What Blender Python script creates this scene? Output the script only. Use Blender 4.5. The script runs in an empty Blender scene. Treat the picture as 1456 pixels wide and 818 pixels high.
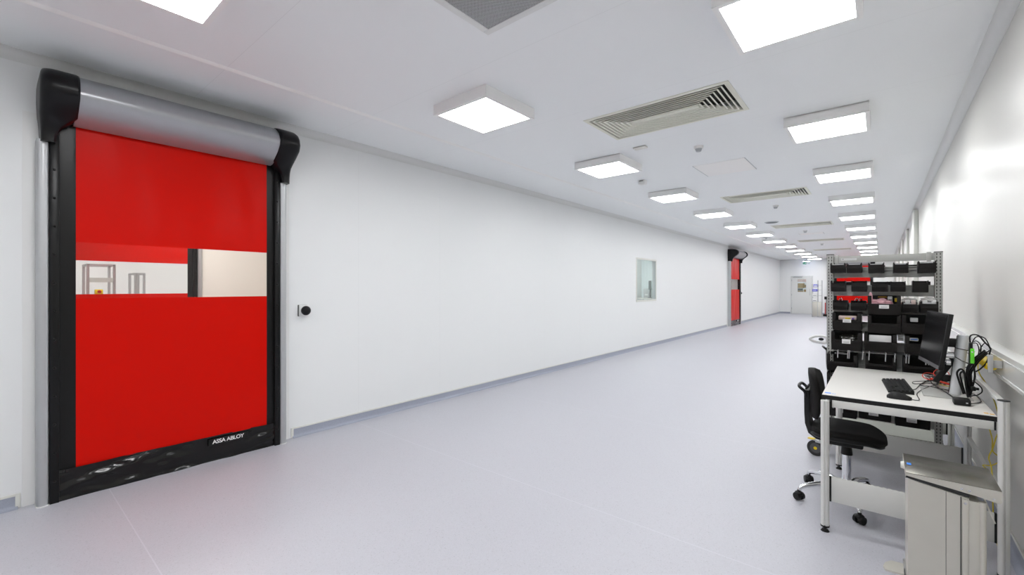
import bpy, bmesh, math, random
from mathutils import Vector, Matrix, noise
R = math.radians
PI = math.pi
random.seed(7)
SC = bpy.context.scene
COL = SC.collection

# ------------------------------------------------------------------ materials
def nodes_of(name):
    m = bpy.data.materials.new(name); m.use_nodes = True
    nt = m.node_tree
    return m, nt, nt.nodes['Principled BSDF']

def mat(name, col, rough=.5, metal=0., spec=.5, coat=0., bump=0., bscale=60., var=0., vscale=8., emis=None, estr=0.):
    m, nt, p = nodes_of(name)
    p.inputs['Base Color'].default_value = (*col, 1)
    p.inputs['Roughness'].default_value = rough
    p.inputs['Metallic'].default_value = metal
    p.inputs['Specular IOR Level'].default_value = spec
    p.inputs['Coat Weight'].default_value = coat
    tc = nt.nodes.new('ShaderNodeTexCoord')
    if var > 0:
        n = nt.nodes.new('ShaderNodeTexNoise'); n.inputs['Scale'].default_value = vscale; n.inputs['Detail'].default_value = 4
        nt.links.new(tc.outputs['Object'], n.inputs['Vector'])
        mx = nt.nodes.new('ShaderNodeMix'); mx.data_type = 'RGBA'
        mx.inputs['A'].default_value = (*[c*(1-var) for c in col], 1)
        mx.inputs['B'].default_value = (*[min(1, c*(1+var)) for c in col], 1)
        nt.links.new(n.outputs['Fac'], mx.inputs['Factor'])
        nt.links.new(mx.outputs['Result'], p.inputs['Base Color'])
    if bump > 0:
        n = nt.nodes.new('ShaderNodeTexNoise'); n.inputs['Scale'].default_value = bscale; n.inputs['Detail'].default_value = 3
        nt.links.new(tc.outputs['Object'], n.inputs['Vector'])
        b = nt.nodes.new('ShaderNodeBump'); b.inputs['Strength'].default_value = bump; b.inputs['Distance'].default_value = .002
        nt.links.new(n.outputs['Fac'], b.inputs['Height']); nt.links.new(b.outputs['Normal'], p.inputs['Normal'])
    if emis:
        p.inputs['Emission Color'].default_value = (*emis, 1); p.inputs['Emission Strength'].default_value = estr
    return m

def math_node(nt, op, a, b=None, c=None):
    n = nt.nodes.new('ShaderNodeMath'); n.operation = op
    for i, v in enumerate((a, b, c)):
        if v is None: continue
        if isinstance(v, (int, float)): n.inputs[i].default_value = v
        else: nt.links.new(v, n.inputs[i])
    return n.outputs[0]

def seam_mat(name, col, rough, axis, pitch, offset, width=.004, dark=.75, spec=.5, axis2=None, pitch2=1, off2=0, coat=0.):
    """flat sheet material with thin panel joints every pitch metres"""
    m, nt, p = nodes_of(name)
    p.inputs['Roughness'].default_value = rough; p.inputs['Specular IOR Level'].default_value = spec
    p.inputs['Coat Weight'].default_value = coat; p.inputs['Coat Roughness'].default_value = .12
    g = nt.nodes.new('ShaderNodeNewGeometry'); s = nt.nodes.new('ShaderNodeSeparateXYZ')
    nt.links.new(g.outputs['Position'], s.inputs[0])
    def line(ax, pi_, of):
        v = math_node(nt, 'ADD', s.outputs[ax], -of+1000*pi_)
        v = math_node(nt, 'MODULO', v, pi_)
        v = math_node(nt, 'SUBTRACT', v, pi_/2); v = math_node(nt, 'ABSOLUTE', v)
        return math_node(nt, 'GREATER_THAN', v, pi_/2-width/2)
    f = line(axis, pitch, offset)
    if axis2 is not None: f = math_node(nt, 'MAXIMUM', f, line(axis2, pitch2, off2))
    mx = nt.nodes.new('ShaderNodeMix'); mx.data_type = 'RGBA'
    mx.inputs['A'].default_value = (*col, 1); mx.inputs['B'].default_value = (*[c*dark for c in col], 1)
    nt.links.new(f, mx.inputs['Factor']); nt.links.new(mx.outputs['Result'], p.inputs['Base Color'])
    # very soft undulation of the sheet metal skin
    n = nt.nodes.new('ShaderNodeTexNoise'); n.inputs['Scale'].default_value = 1.3
    nt.links.new(g.outputs['Position'], n.inputs['Vector'])
    b = nt.nodes.new('ShaderNodeBump'); b.inputs['Strength'].default_value = .12; b.inputs['Distance'].default_value = .01
    nt.links.new(n.outputs['Fac'], b.inputs['Height']); nt.links.new(b.outputs['Normal'], p.inputs['Normal'])
    return m

def floor_mat(name, col, weld=True):
    m, nt, p = nodes_of(name)
    p.inputs['Roughness'].default_value = .42; p.inputs['Specular IOR Level'].default_value = .45
    g = nt.nodes.new('ShaderNodeNewGeometry')
    v1 = nt.nodes.new('ShaderNodeTexVoronoi'); v1.inputs['Scale'].default_value = 210
    nt.links.new(g.outputs['Position'], v1.inputs['Vector'])
    cr = nt.nodes.new('ShaderNodeValToRGB')
    e = cr.color_ramp; e.interpolation = 'CONSTANT'
    e.elements[0].color = (*[c*.82 for c in col], 1); e.elements[0].position = 0
    e.elements[1].color = (*col, 1); e.elements[1].position = .10
    for pos, k in ((.5, 1.03), (.72, .96), (.93, 1.09)):
        q = e.elements.new(pos); q.color = (*[min(1, c*k) for c in col], 1)
    nt.links.new(v1.outputs['Color'], cr.inputs['Fac'])
    out = cr.outputs['Color']
    if weld:
        s = nt.nodes.new('ShaderNodeSeparateXYZ'); nt.links.new(g.outputs['Position'], s.inputs[0])
        def line(sock, pi_, of, w):
            v = math_node(nt, 'ADD', sock, -of+1000*pi_); v = math_node(nt, 'MODULO', v, pi_)
            v = math_node(nt, 'SUBTRACT', v, pi_/2); v = math_node(nt, 'ABSOLUTE', v)
            return math_node(nt, 'GREATER_THAN', v, pi_/2-w/2)
        f = line(s.outputs[1], 1.985, .57, .006)
        mx = nt.nodes.new('ShaderNodeMix'); mx.data_type = 'RGBA'
        nt.links.new(out, mx.inputs['A']); mx.inputs['B'].default_value = (*[min(1, c*1.13) for c in col], 1)
        nt.links.new(f, mx.inputs['Factor']); out = mx.outputs['Result']
    nt.links.new(out, p.inputs['Base Color'])
    n = nt.nodes.new('ShaderNodeTexNoise'); n.inputs['Scale'].default_value = 260
    nt.links.new(g.outputs['Position'], n.inputs['Vector'])
    b = nt.nodes.new('ShaderNodeBump'); b.inputs['Strength'].default_value = .25; b.inputs['Distance'].default_value = .001
    nt.links.new(n.outputs['Fac'], b.inputs['Height']); nt.links.new(b.outputs['Normal'], p.inputs['Normal'])
    return m

def clear_mat(name, tint=(1, 1, 1), gloss=.07, rough=.03):
    m = bpy.data.materials.new(name); m.use_nodes = True; nt = m.node_tree
    nt.nodes.remove(nt.nodes['Principled BSDF'])
    t = nt.nodes.new('ShaderNodeBsdfTransparent'); t.inputs[0].default_value = (*tint, 1)
    g = nt.nodes.new('ShaderNodeBsdfGlossy'); g.inputs['Roughness'].default_value = rough
    x = nt.nodes.new('ShaderNodeMixShader'); x.inputs[0].default_value = gloss
    nt.links.new(t.outputs[0], x.inputs[1]); nt.links.new(g.outputs[0], x.inputs[2])
    nt.links.new(x.outputs[0], nt.nodes['Material Output'].inputs[0])
    return m

def perforated_mat(name, col, hole, pitch=.011):
    m, nt, p = nodes_of(name); p.inputs['Roughness'].default_value = .5
    tc = nt.nodes.new('ShaderNodeTexCoord'); s = nt.nodes.new('ShaderNodeSeparateXYZ')
    nt.links.new(tc.outputs['Object'], s.inputs[0])
    def cell(o, k=0.):
        v = math_node(nt, 'MULTIPLY', o, 1/pitch); v = math_node(nt, 'ADD', v, 500+k)
        v = math_node(nt, 'FRACT', v); v = math_node(nt, 'SUBTRACT', v, .5)
        return math_node(nt, 'MULTIPLY', v, v)
    d1 = math_node(nt, 'ADD', cell(s.outputs[0]), cell(s.outputs[1]))
    d2 = math_node(nt, 'ADD', cell(s.outputs[0], .5), cell(s.outputs[1], .5))
    f = math_node(nt, 'LESS_THAN', math_node(nt, 'MINIMUM', d1, d2), .06)
    mx = nt.nodes.new('ShaderNodeMix'); mx.data_type = 'RGBA'
    mx.inputs['A'].default_value = (*col, 1); mx.inputs['B'].default_value = (*hole, 1)
    nt.links.new(f, mx.inputs['Factor']); nt.links.new(mx.outputs['Result'], p.inputs['Base Color'])
    return m

M = {}
M['wall_l'] = seam_mat('wall_skin_left', (.845, .857, .858), .38, 1, 1.15, 2.6, .003, .93, .4)
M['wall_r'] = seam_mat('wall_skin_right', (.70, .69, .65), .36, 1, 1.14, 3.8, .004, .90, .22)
M['wall_end'] = seam_mat('wall_skin_end', (.86, .865, .86), .35, 0, 1.15, -.6, .006, .9)
M['ceiling'] = seam_mat('ceiling_skin', (.91, .93, .94), .45, 1, 1.14, 4.51, .003, .9, .4)
M['floor'] = floor_mat('vinyl_floor', (.51, .51, .555))
M['skirt'] = floor_mat('vinyl_upstand', (.36, .385, .46), False)
M['white'] = mat('white_plastic', (.82, .82, .81), .35)
M['cream'] = mat('cream_trim', (.76, .76, .71), .4)
M['trim'] = mat('white_trim', (.74, .75, .74), .35)
M['lightbody'] = mat('lamp_housing_white', (.93, .93, .92), .45)
M['glow'] = mat('lamp_diffuser', (1, 1, 1), .5, emis=(.985, .995, 1), estr=20)
M['glow2'] = mat('added_side_room_glow', (1, 1, 1), .5, emis=(1, .98, .95), estr=34.)  # glow of the unseen lamps added in the side rooms
M['red'] = mat('red_pvc', (.62, .004, .0003), .32, spec=.12, bump=.12, bscale=35)
M['redlight'] = mat('red_pvc_far', (.62, .03, .012), .4)
M['blackpvc'] = mat('black_pvc', (.006, .006, .006), .30, spec=.26, bump=.25, bscale=30)
M['blackgloss'] = mat('black_vinyl_skirt', (.004, .004, .004), .15, spec=.40, bump=.3, bscale=16)
M['blackcap'] = mat('black_moulded_plastic', (.005, .005, .006), .30, spec=.26)
M['black'] = mat('black_plastic', (.007, .007, .007), .42, spec=.28)
M['binblack'] = mat('conductive_black_bin', (.009, .0075, .007), .48, spec=.25, bump=.1, bscale=90)
M['rubber'] = mat('black_rubber', (.02, .02, .02), .6)
M['alu'] = mat('anodised_aluminium', (.50, .51, .52), .40, .65, bump=.04, bscale=200)
M['alup'] = mat('satin_aluminium_profile', (.74, .74, .715), .4, .25)
M['housing'] = mat('anodised_roller_housing', (.42, .43, .45), .30, .55)
M['steel'] = mat('brushed_stainless', (.60, .58, .52), .34, .35, bump=.06, bscale=140, var=.05)
M['steellid'] = mat('stainless_lid_dark_reflection', (.20, .19, .165), .26, .8, bump=.05, bscale=140)  # same steel, darkened to imitate the desk underside mirrored in the lid
M['chrome'] = mat('polished_chrome', (.78, .79, .81), .08, 1.)
M['rackgrey'] = mat('rack_grey_paint', (.56, .565, .54), .42)
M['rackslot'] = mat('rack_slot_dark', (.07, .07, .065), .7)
M['desktop'] = mat('laminate_light_grey', (.72, .70, .665), .38)
M['panelgrey'] = mat('grey_modesty_panel', (.66, .66, .63), .45, .05)
M['edge'] = mat('black_edge_band', (.010, .010, .010), .5, spec=.3)
M['fabric'] = mat('black_seat_fabric', (.007, .0062, .0058), .7, spec=.2, bump=.4, bscale=400)
M['screen'] = mat('dark_screen', (.009, .009, .010), .22, spec=.28)
M['bezel'] = mat('grey_bezel', (.07, .07, .072), .45)
M['key'] = mat('black_keys', (.007, .007, .007), .5, spec=.25)
M['cable'] = mat('black_cable', (.005, .005, .005), .4, spec=.3)
M['redcable'] = mat('red_cable', (.75, .04, .01), .4)
M['yellow'] = mat('yellow_plastic', (.80, .58, .01), .4)
M['yellowcable'] = mat('yellow_cable', (.62, .50, .03), .45)
M['green'] = mat('lime_green_shell', (.13, .72, .03), .4)
M['column'] = mat('pale_grey_column', (.74, .75, .77), .4)
M['label'] = mat('white_label', (.82, .82, .82), .5)
M['ink'] = mat('grey_print', (.30, .30, .30), .6)
M['redink'] = mat('red_print', (.6, .05, .03), .6)
M['blueink'] = mat('blue_sticker', (.03, .25, .85), .4)
M['orange'] = mat('orange_sticker', (.75, .42, .02), .45)
M['diffuser'] = mat('off_white_diffuser', (.80, .80, .70), .45)
M['duct'] = mat('dark_duct', (.035, .038, .03), .8)
M['perf'] = perforated_mat('perforated_sheet', (.50, .51, .52), (.06, .06, .06))
M['clear'] = clear_mat('clear_vinyl', (.97, .97, .96), .03, .12)
M['glass'] = clear_mat('window_glass', (.96, .985, .985), .06, .01)
M['gbag'] = clear_mat('clear_bag', (.82, .80, .74), .38, .25)
M['gbag2'] = clear_mat('milky_film', (.93, .93, .92), .35, .3)
M['pinkbag'] = mat('pink_antistatic_wrap', (.72, .40, .45), .25, spec=.6, bump=.6, bscale=90)
M['signgreen'] = mat('sign_green', (.0, .33, .17), .4)
M['led'] = mat('led_strip', (1, 1, 1), .5, emis=(.62, .70, 1.), estr=60)
M['brown'] = mat('brown_paper', (.38, .27, .13), .7, var=.2, vscale=12)
M['slate'] = mat('slate_grey_sheet', (.11, .13, .13), .6)
M['pinkpaper'] = mat('pale_pink_paper', (.75, .60, .56), .6)
M['bluebox'] = mat('blue_box', (.06, .06, .72), .5)
M['smoke'] = mat('sensor_grey', (.50, .52, .54), .4)
M['purple'] = mat('purple_label', (.16, .08, .42), .5)
M['redplastic'] = mat('red_plastic', (.55, .03, .02), .4)
M['doorwhite'] = mat('white_door_leaf', (.74, .745, .73), .4)
M['bluegrey'] = mat('blue_grey_wall', (.80, .86, .88), .5)

# ------------------------------------------------------------------ mesh helpers
class MB:
    def __init__(s): s.bm = bmesh.new()
    def box(s, x0, x1, y0, y1, z0, z1, bev=0, seg=2):
        b = bmesh.new()
        bmesh.ops.create_cube(b, size=1)
        bmesh.ops.transform(b, matrix=Matrix.Translation(((x0+x1)/2, (y0+y1)/2, (z0+z1)/2)) @ Matrix.Diagonal((abs(x1-x0), abs(y1-y0), abs(z1-z0), 1)), verts=b.verts)
        if bev: bmesh.ops.bevel(b, geom=b.edges[:], offset=bev, segments=seg, affect='EDGES', profile=.5)
        s.add(b); return s
    def obox(s, mtx, sx, sy, sz, bev=0, seg=2):
        b = bmesh.new(); bmesh.ops.create_cube(b, size=1)
        bmesh.ops.transform(b, matrix=Matrix.Diagonal((sx, sy, sz, 1)), verts=b.verts)
        if bev: bmesh.ops.bevel(b, geom=b.edges[:], offset=bev, segments=seg, affect='EDGES', profile=.5)
        bmesh.ops.transform(b, matrix=mtx, verts=b.verts)
        s.add(b); return s
    def add(s, b, mtx=None):
        if mtx: bmesh.ops.transform(b, matrix=mtx, verts=b.verts)
        me = bpy.data.meshes.new('tmp'); b.to_mesh(me); b.free(); s.bm.from_mesh(me); bpy.data.meshes.remove(me)
    def cyl(s, p0, p1, r0, r1=None, n=20, caps=True):
        p0, p1 = Vector(p0), Vector(p1); d = p1-p0; r1 = r0 if r1 is None else r1
        b = bmesh.new(); bmesh.ops.create_cone(b, cap_ends=caps, segments=n, radius1=r0, radius2=r1, depth=d.length)
        q = Vector((0, 0, 1)).rotation_difference(d.normalized()).to_matrix().to_4x4()
        s.add(b, Matrix.Translation((p0+p1)/2) @ q); return s
    def loft(s, rings, close=True, cap=True):
        vs = [[s.bm.verts.new(p) for p in r] for r in rings]
        n = len(rings[0])
        for a, b in zip(vs, vs[1:]):
            for i in range(n if close else n-1):
                j = (i+1) % n; s.bm.faces.new((a[i], a[j], b[j], b[i]))
        if cap and close:
            s.bm.faces.new(list(reversed(vs[0]))); s.bm.faces.new(vs[-1])
        return s
    def tube(s, pts, r, n=8, smooth=4, closed=False, rad=None):
        P = [Vector(p) for p in pts]
        if smooth and len(P) > 2:
            out = []; L = len(P)
            for i in range(L if closed else L-1):
                a = P[(i-1) % L] if (closed or i) else P[0]; b = P[i]; c = P[(i+1) % L]; d = P[(i+2) % L] if (closed or i+2 < L) else P[-1]
                for k in range(smooth):
                    t = k/smooth
                    out.append(.5*((2*b)+(c-a)*t+(2*a-5*b+4*c-d)*t*t+(-a+3*b-3*c+d)*t*t*t))
            if not closed: out.append(P[-1])
            P = out
        up = Vector((0, 0, 1)); rings = []; nrm = None
        for i, p in enumerate(P):
            if closed: t = (P[(i+1) % len(P)]-P[i-1])
            else: t = P[min(i+1, len(P)-1)]-P[max(i-1, 0)]
            if t.length < 1e-9: t = Vector((1, 0, 0))
            t.normalize()
            if nrm is None:
                nrm = t.cross(up) if abs(t.dot(up)) < .95 else t.cross(Vector((1, 0, 0)))
                nrm.normalize()
            else:
                nrm = nrm-t*nrm.dot(t)
                if nrm.length < 1e-6: nrm = t.orthogonal()
                nrm.normalize()
            bi = t.cross(nrm)
            rr = r if rad is None else rad(i/(len(P)-1))
            rings.append([p+(nrm*math.cos(a)+bi*math.sin(a))*rr for a in [2*PI*k/n for k in range(n)]])
        if closed: rings.append(rings[0])
        s.loft(rings, cap=not closed); return s
    def prism(s, prof, axis, a, b):
        """profile of 2-tuples extruded along axis between a and b"""
        def mk(p, t):
            return {'x': (t, p[0], p[1]), 'y': (p[0], t, p[1]), 'z': (p[0], p[1], t)}[axis]
        return s.loft([[mk(p, a) for p in prof], [mk(p, b) for p in prof]])
    def sphere(s, c, r, sz=1., n=16, sx=1., sy=1.):
        b = bmesh.new(); bmesh.ops.create_uvsphere(b, u_segments=n, v_segments=max(6, n*2//3), radius=r)
        s.add(b, Matrix.Translation(c) @ Matrix.Diagonal((sx, sy, sz, 1))); return s
    def grid(s, fn, nu, nv):
        vs = [[s.bm.verts.new(fn(i/nu, j/nv)) for j in range(nv+1)] for i in range(nu+1)]
        for i in range(nu):
            for j in range(nv):
                s.bm.faces.new((vs[i][j], vs[i+1][j], vs[i+1][j+1], vs[i][j+1]))
        return s
    def mesh(s, name, m, ang=35):
        bmesh.ops.recalc_face_normals(s.bm, faces=s.bm.faces)
        me = bpy.data.meshes.new(name); s.bm.to_mesh(me); s.bm.free()
        me.materials.append(m)
        for p in me.polygons: p.use_smooth = True
        me.set_sharp_from_angle(angle=R(ang))
        return me
    def build(s, name, m, parent=None, ang=35, **props):
        o = bpy.data.objects.new(name, s.mesh(name, m, ang)); COL.objects.link(o)
        if parent: o.parent = parent
        for k, v in props.items(): o[k] = v
        return o

def empty(name, loc=(0, 0, 0), rz=0.):
    o = bpy.data.objects.new(name, None); COL.objects.link(o); o.location = loc; o.rotation_euler = (0, 0, rz)
    o.empty_display_size = .1
    return o
def tag(o, label, cat, group=None):
    o['label'] = label; o['category'] = cat
    if group: o['group'] = group
    return o
def struct(name, mb, m, parent=None, **k):
    o = mb.build(name, m, parent, **k)
    if parent is None: o['kind'] = 'structure'
    return o
def dup(root, loc=None, rz=None, label=None):
    def rec(o, par):
        c = o.copy(); COL.objects.link(c)
        if par: c.parent = par
        for ch in list(o.children): rec(ch, c)
        return c
    r = rec(root, None)
    if loc is not None: r.location = loc
    if rz is not None: r.rotation_euler = (0, 0, rz)
    if label: r['label'] = label
    return r

def sheet(mb, plane, at, us, vs, holes):
    """flat sheet in a plane ('x','y','z' = at) with rectangular holes (u0,u1,v0,v1)"""
    U = sorted(set([*us]+[h[0] for h in holes]+[h[1] for h in holes]))
    V = sorted(set([*vs]+[h[2] for h in holes]+[h[3] for h in holes]))
    mk = {'x': lambda u, v: (at, u, v), 'y': lambda u, v: (u, at, v), 'z': lambda u, v: (u, v, at)}[plane]
    for a, b in zip(U, U[1:]):
        for c, d in zip(V, V[1:]):
            mu, mv = (a+b)/2, (c+d)/2
            if any(h[0] < mu < h[1] and h[2] < mv < h[3] for h in holes): continue
            mb.bm.faces.new([mb.bm.verts.new(mk(*q)) for q in ((a, c), (b, c), (b, d), (a, d))])
def reveal(mb, plane, a0, a1, h):
    mk = {'x': lambda t, u, v: (t, u, v), 'y': lambda t, u, v: (u, t, v), 'z': lambda t, u, v: (u, v, t)}[plane]
    c = [(h[0], h[2]), (h[1], h[2]), (h[1], h[3]), (h[0], h[3])]
    for i in range(4):
        p, q = c[i], c[(i+1) % 4]
        mb.bm.faces.new([mb.bm.verts.new(mk(*z)) for z in ((a0, *p), (a0, *q), (a1, *q), (a1, *p))])

# ------------------------------------------------------------------ room
XL, XR, YN, YF, H = -4.35, .56, -3.2, 28.8, 3.0
D2 = 17.45
DOORW = (.30, 1.74)
door_holes = [(DOORW[0], DOORW[1], -.001, 2.55), (DOORW[0]+D2, DOORW[1]+D2, -.001, 2.55)]
WIN = (9.70, 10.88, 1.125, 2.14)

b = MB()
b.box(-13.5, 1.2, YN-.3, YF+.3, -.1, 0)
struct('floor', b, M['floor'])

diff_y = [3.56+4.53*i for i in range(5)]
dholes = [(-2.08, -.91, y+.035, y+.655) for y in diff_y]
vent = (-1.80, -1.21, 1.345, 1.93)
b = MB()
sheet(b, 'z', H, (XL-.1, XR+.1), (YN-.1, YF+.1), dholes+[vent])
for h in dholes: reveal(b, 'z', H, H+.2, h)
sheet(b, 'z', H+.2, (XL-.1, XR+.1), (YN-.1, YF+.1), [])
struct('ceiling', b, M['ceiling'])

b = MB()
holes = door_holes+[WIN]
sheet(b, 'x', XL, (YN, YF), (0, H), holes); sheet(b, 'x', XL-.1, (YN, YF), (0, H), holes)
for h in holes: reveal(b, 'x', XL-.1, XL, h)
struct('wall_left', b, M['wall_l'])
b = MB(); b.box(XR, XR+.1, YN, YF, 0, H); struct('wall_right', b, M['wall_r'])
b = MB(); b.box(XL-.1, XR+.1, YF, YF+.1, 0, H); struct('wall_far', b, M['wall_end'])
b = MB(); b.box(XL-.1, XR+.1, YN-.1, YN, 0, H); struct('wall_near', b, M['wall_end'])

tn = [0]
def trim(mb, m):
    tn[0] += 1
    return struct('trim_%d' % tn[0], mb, m)
# quarter-round coving along both long walls and the far wall
def cove(sx, x):
    r = .062; pr = [(x, H), (x, H-r)]
    pr += [(x+sx*r*(1-math.cos(t)), H-r+r*math.sin(t)) for t in [PI/2*k/8 for k in range(1, 9)]]
    pr[-1] = (x+sx*r, H-.0005)
    mb = MB(); mb.prism(pr, 'y', YN, YF)
    mb.box(min(x+sx*r, x+sx*(r+.006)), max(x+sx*r, x+sx*(r+.006)), YN, YF, H-.003, H)
    mb.box(min(x, x+sx*.003), max(x, x+sx*.003), YN, YF, H-r-.004, H-r)
    return mb
trim(cove(1, XL), M['trim']); trim(cove(-1, XR), M['trim'])
b = MB(); b.box(XL, XR, YF-.04, YF, H-.04, H, .01); trim(b, M['trim'])
# raised joint strip along the ceiling
b = MB(); b.prism([(-3.552, H), (-3.546, H-.014), (-3.538, H-.014), (-3.516, H)], 'y', YN, YF); trim(b, mat('bright_white_strip', (.93, .93, .92), .3))
# vertical boxed pillar on the right wall with an edge bead
b = MB(); b.box(.49, .56, 11.45, 12.1, 0, 2.95, .012); trim(b, M['cream'])
for yy in (15.2, 18.5, 21.9):
    b = MB(); b.box(.51, .56, yy, yy+.3, 0, 2.95, .012); trim(b, M['cream'])
# door surround plates on the left wall
for off in (0, D2):
    b = MB(); b.box(XL, XL+.004, .155+off, .235+off, .0, 2.62); b.box(XL, XL+.004, 1.79+off, 1.865+off, 0, 2.62); trim(b, M['white'])

# coved vinyl upstand with a cream capping strip
def upstand(side, y0, y1):
    s = 1 if side == 'left' else -1; x = XL if s > 0 else XR
    hh = .083; r = .03
    pr = [(x, 0), (x, hh), (x+s*.004, hh), (x+s*.004, r)]
    pr += [(x+s*(.004+r*(1-math.cos(t))), r*(1-math.sin(t))+.0008) for t in [PI/2*k/6 for k in range(1, 7)]]
    mb = MB(); mb.prism(pr, 'y', y0, y1)
    o = struct('baseboard_'+side, mb, M['skirt'])
    c = MB(); c.box(min(x, x+s*.008), max(x, x+s*.008), y0, y1, hh-.002, hh+.014, .002)
    for ye in (y0, y1):
        c.box(min(x, x+s*.009), max(x, x+s*.009), ye-.012, ye+.012, 0.001, hh+.013, .002)
    c.build('capping_strip', M['cream'], o)
upstand('left', YN, .135); upstand('left', 1.895, 17.57); upstand('left', 19.34, YF); upstand('right', YN, YF)
b = MB(); b.box(XL, -3.86, YF-.006, YF, 0, .09); b.box(-2.74, -2.0, YF-.006, YF, 0, .09); struct('baseboard_far', b, M['skirt'])

# ------------------------------------------------------------------ window in the left wall
w = empty('window_1', (XL, (WIN[0]+WIN[1])/2, WIN[2])); w['kind'] = 'structure'
def local(o, mb):  # shift world-space mesh into the parent's frame
    bmesh.ops.transform(mb.bm, matrix=Matrix.Translation(-Vector(o.location)), verts=mb.bm.verts); return mb
b = MB(); y0, y1, z0, z1 = WIN; t = .03
for q in ((y0-.012, y0+t, z0-.012, z1+.012), (y1-t, y1+.012, z0-.012, z1+.012), (y0, y1, z0-.012, z0+t), (y0, y1, z1-t, z1+.012)):
    b.box(XL-.005, XL+.006, *q, .002)
local(w, b).build('frame', M['cream'], w)
for k, xx in enumerate((XL-.003, XL-.095)):
    b = MB(); b.box(xx-.003, xx, y0, y1, z0, z1); local(w, b).build('pane', M['glass'], w)

# ------------------------------------------------------------------ rolling fabric doors
def wrinkle(s, z, seed, amp):
    v = noise.noise(Vector((s*1.6+seed, z*1.1, seed)))*amp
    v += noise.noise(Vector((s*5+seed, z*2.2+s*2, 3.1)))*amp*.35
    return v
def roll_door(name, loc, rz, seed=0., dw=0., red=None, logo=True, label=None, cat='door'):
    red = red or M['red']
    root = empty(name, loc, rz); root['kind'] = 'structure'
    if label: root['label'] = label
    W1 = 1.60+dw                       # outer width along local x, wall plane at y=0, outwards is -y
    def pt(s, p, z): return (s, -p, z)
    # end caps: lofted horizontal sections
    sec = [(2.876, .10, 0, .062), (2.873, .19, 0, .050), (2.865, .245, 0, .037), (2.848, .29, 0, .026), (2.82, .33, 0, .019), (2.78, .355, 0, .015), (2.73, .364, 0, .014), (2.68, .345, 0, .014),
           (2.63, .285, .0, .016), (2.585, .225, .0, .018), (2.55, .19, .035, .022), (2.51, .168, .075, .025), (2.47, .158, .092, .027), (2.415, .155, .098, .028)]
    for side in (0, 1):
        mb = MB(); rings = []
        for z, pf, ins, outs in sec:
            a, c = .012+outs, .207-ins      # outer, inner extent
            r = min(.055, (c-a)*.45, pf*.5)
            ring = [(a, .004), (a, pf-r)]
            ring += [(a+r-r*math.cos(t), pf-r+r*math.sin(t)) for t in [PI/2*k/5 for k in range(1, 6)]]
            ring += [(c-.012, pf), (c, pf-.012), (c, .004)]
            if side: ring = [(W1+.065-s_, p_) for s_, p_ in ring]
            rings.append([pt(s_, p_, z) for s_, p_ in ring])
        mb.loft(rings); mb.build('end_cap', M['blackcap'], root, 40)
    # roller housing between the caps
    prof = [(.01, 2.885), (.08, 2.895), (.16, 2.888), (.25, 2.86), (.32, 2.805), (.352, 2.74), (.345, 2.70), (.30, 2.645), (.225, 2.59), (.15, 2.555), (.10, 2.55), (.10, 2.60), (.01, 2.60)]
    # smooth the profile a little
    mb = MB(); prof = [(p*.962, 2.72+(z-2.72)*.965) for p, z in prof]
    mb.loft([[pt(s_, p, z) for p, z in prof] for s_ in (.195, W1-.13)]); mb.build('roller_housing', M['housing'], root, 50)
    # half-round guide poles
    for s_ in (.052, W1-.018):
        mb = MB(); pr = [(s_-.03, 0), (s_-.03, .085)] + [(s_-.03*math.cos(t), .085+.028*math.sin(t)) for t in [PI*k/10 for k in range(1, 10)]] + [(s_+.03, .085), (s_+.03, 0)]
        mb.loft([[pt(a, p, z) for a, p in pr] for z in (.006, 2.43)]); g = mb.build('guide_pole', M['alu'], root, 50)
        mb = MB(); mb.loft([[pt(a*1.0+(a-s_)*.12, p*1.05, z) for a, p in pr] for z in (0, .006)]); mb.build('foot_seal', M['white'], g)
    c0, c1 = .125, W1-.09            # curtain cloth between the guides
    P = .078
    for (a, c, m_) in ((.082, .128, M['blackpvc']), (W1-.094, W1-.048, M['blackpvc'])):
        mb = MB(); mb.box(a, c, -.105, -.005, 0, 2.57, .004)
        z = .15
        while z < 2.5:
            mb.sphere(((a+c)/2, -.104, z), .009, n=8); z += .19
        mb.build('side_guide', m_, root)
    def cloth(nm, s0, s1, z0, z1, m_, amp, nu, nv, par=root, p_off=0., sh=None):
        mb = MB()
        def fn(u, v):
            s_ = s0+(s1-s0)*u; z = z0+(z1-z0)*v
            e = min(1, 6*u*(1-u)*1.0+.25)
            p = P+p_off+wrinkle(s_, z, seed, amp)*e
            if sh: p += sh(u, v)
            return pt(s_, p, z)
        mb.grid(fn, nu, nv)
        return mb.build(nm, m_, par, 80)
    r0, r1 = .21, W1-.155+dw*0
    cloth('curtain_margin', c0, r0, .19, 2.57, M['blackpvc'], .004, 6, 60)
    cloth('curtain_margin', r1, c1, .19, 2.57, M['blackpvc'], .004, 6, 60)
    cloth('red_panel', r0, r1, 1.765, 2.57, red, .022, 50, 34, p_off=.0005)
    cloth('red_panel', r0, r1, .205, 1.372, red, .016, 50, 46, p_off=.0005)
    cloth('vision_strip', r0, r1, 1.372, 1.765, M['clear'], .002, 20, 6)
    sk = cloth('bottom_skirt', c0-.002, c1-.005, .0, .21, M['blackgloss'], .006, 90, 26, p_off=.004,
          sh=lambda u, v: (1-(math.exp(-((u-.70)/.17)**4) if logo else 0)*min(1, v*3))*(.010*math.sin(PI*v)+.009*math.sin(10*v+3.5*u+1)*(1-v*.7)+.016*noise.noise(Vector((u*3.2+seed, v*4.5-u*6, 1)))+.010*noise.noise(Vector((u*9+seed, v*5+u*7, 4)))))
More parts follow.
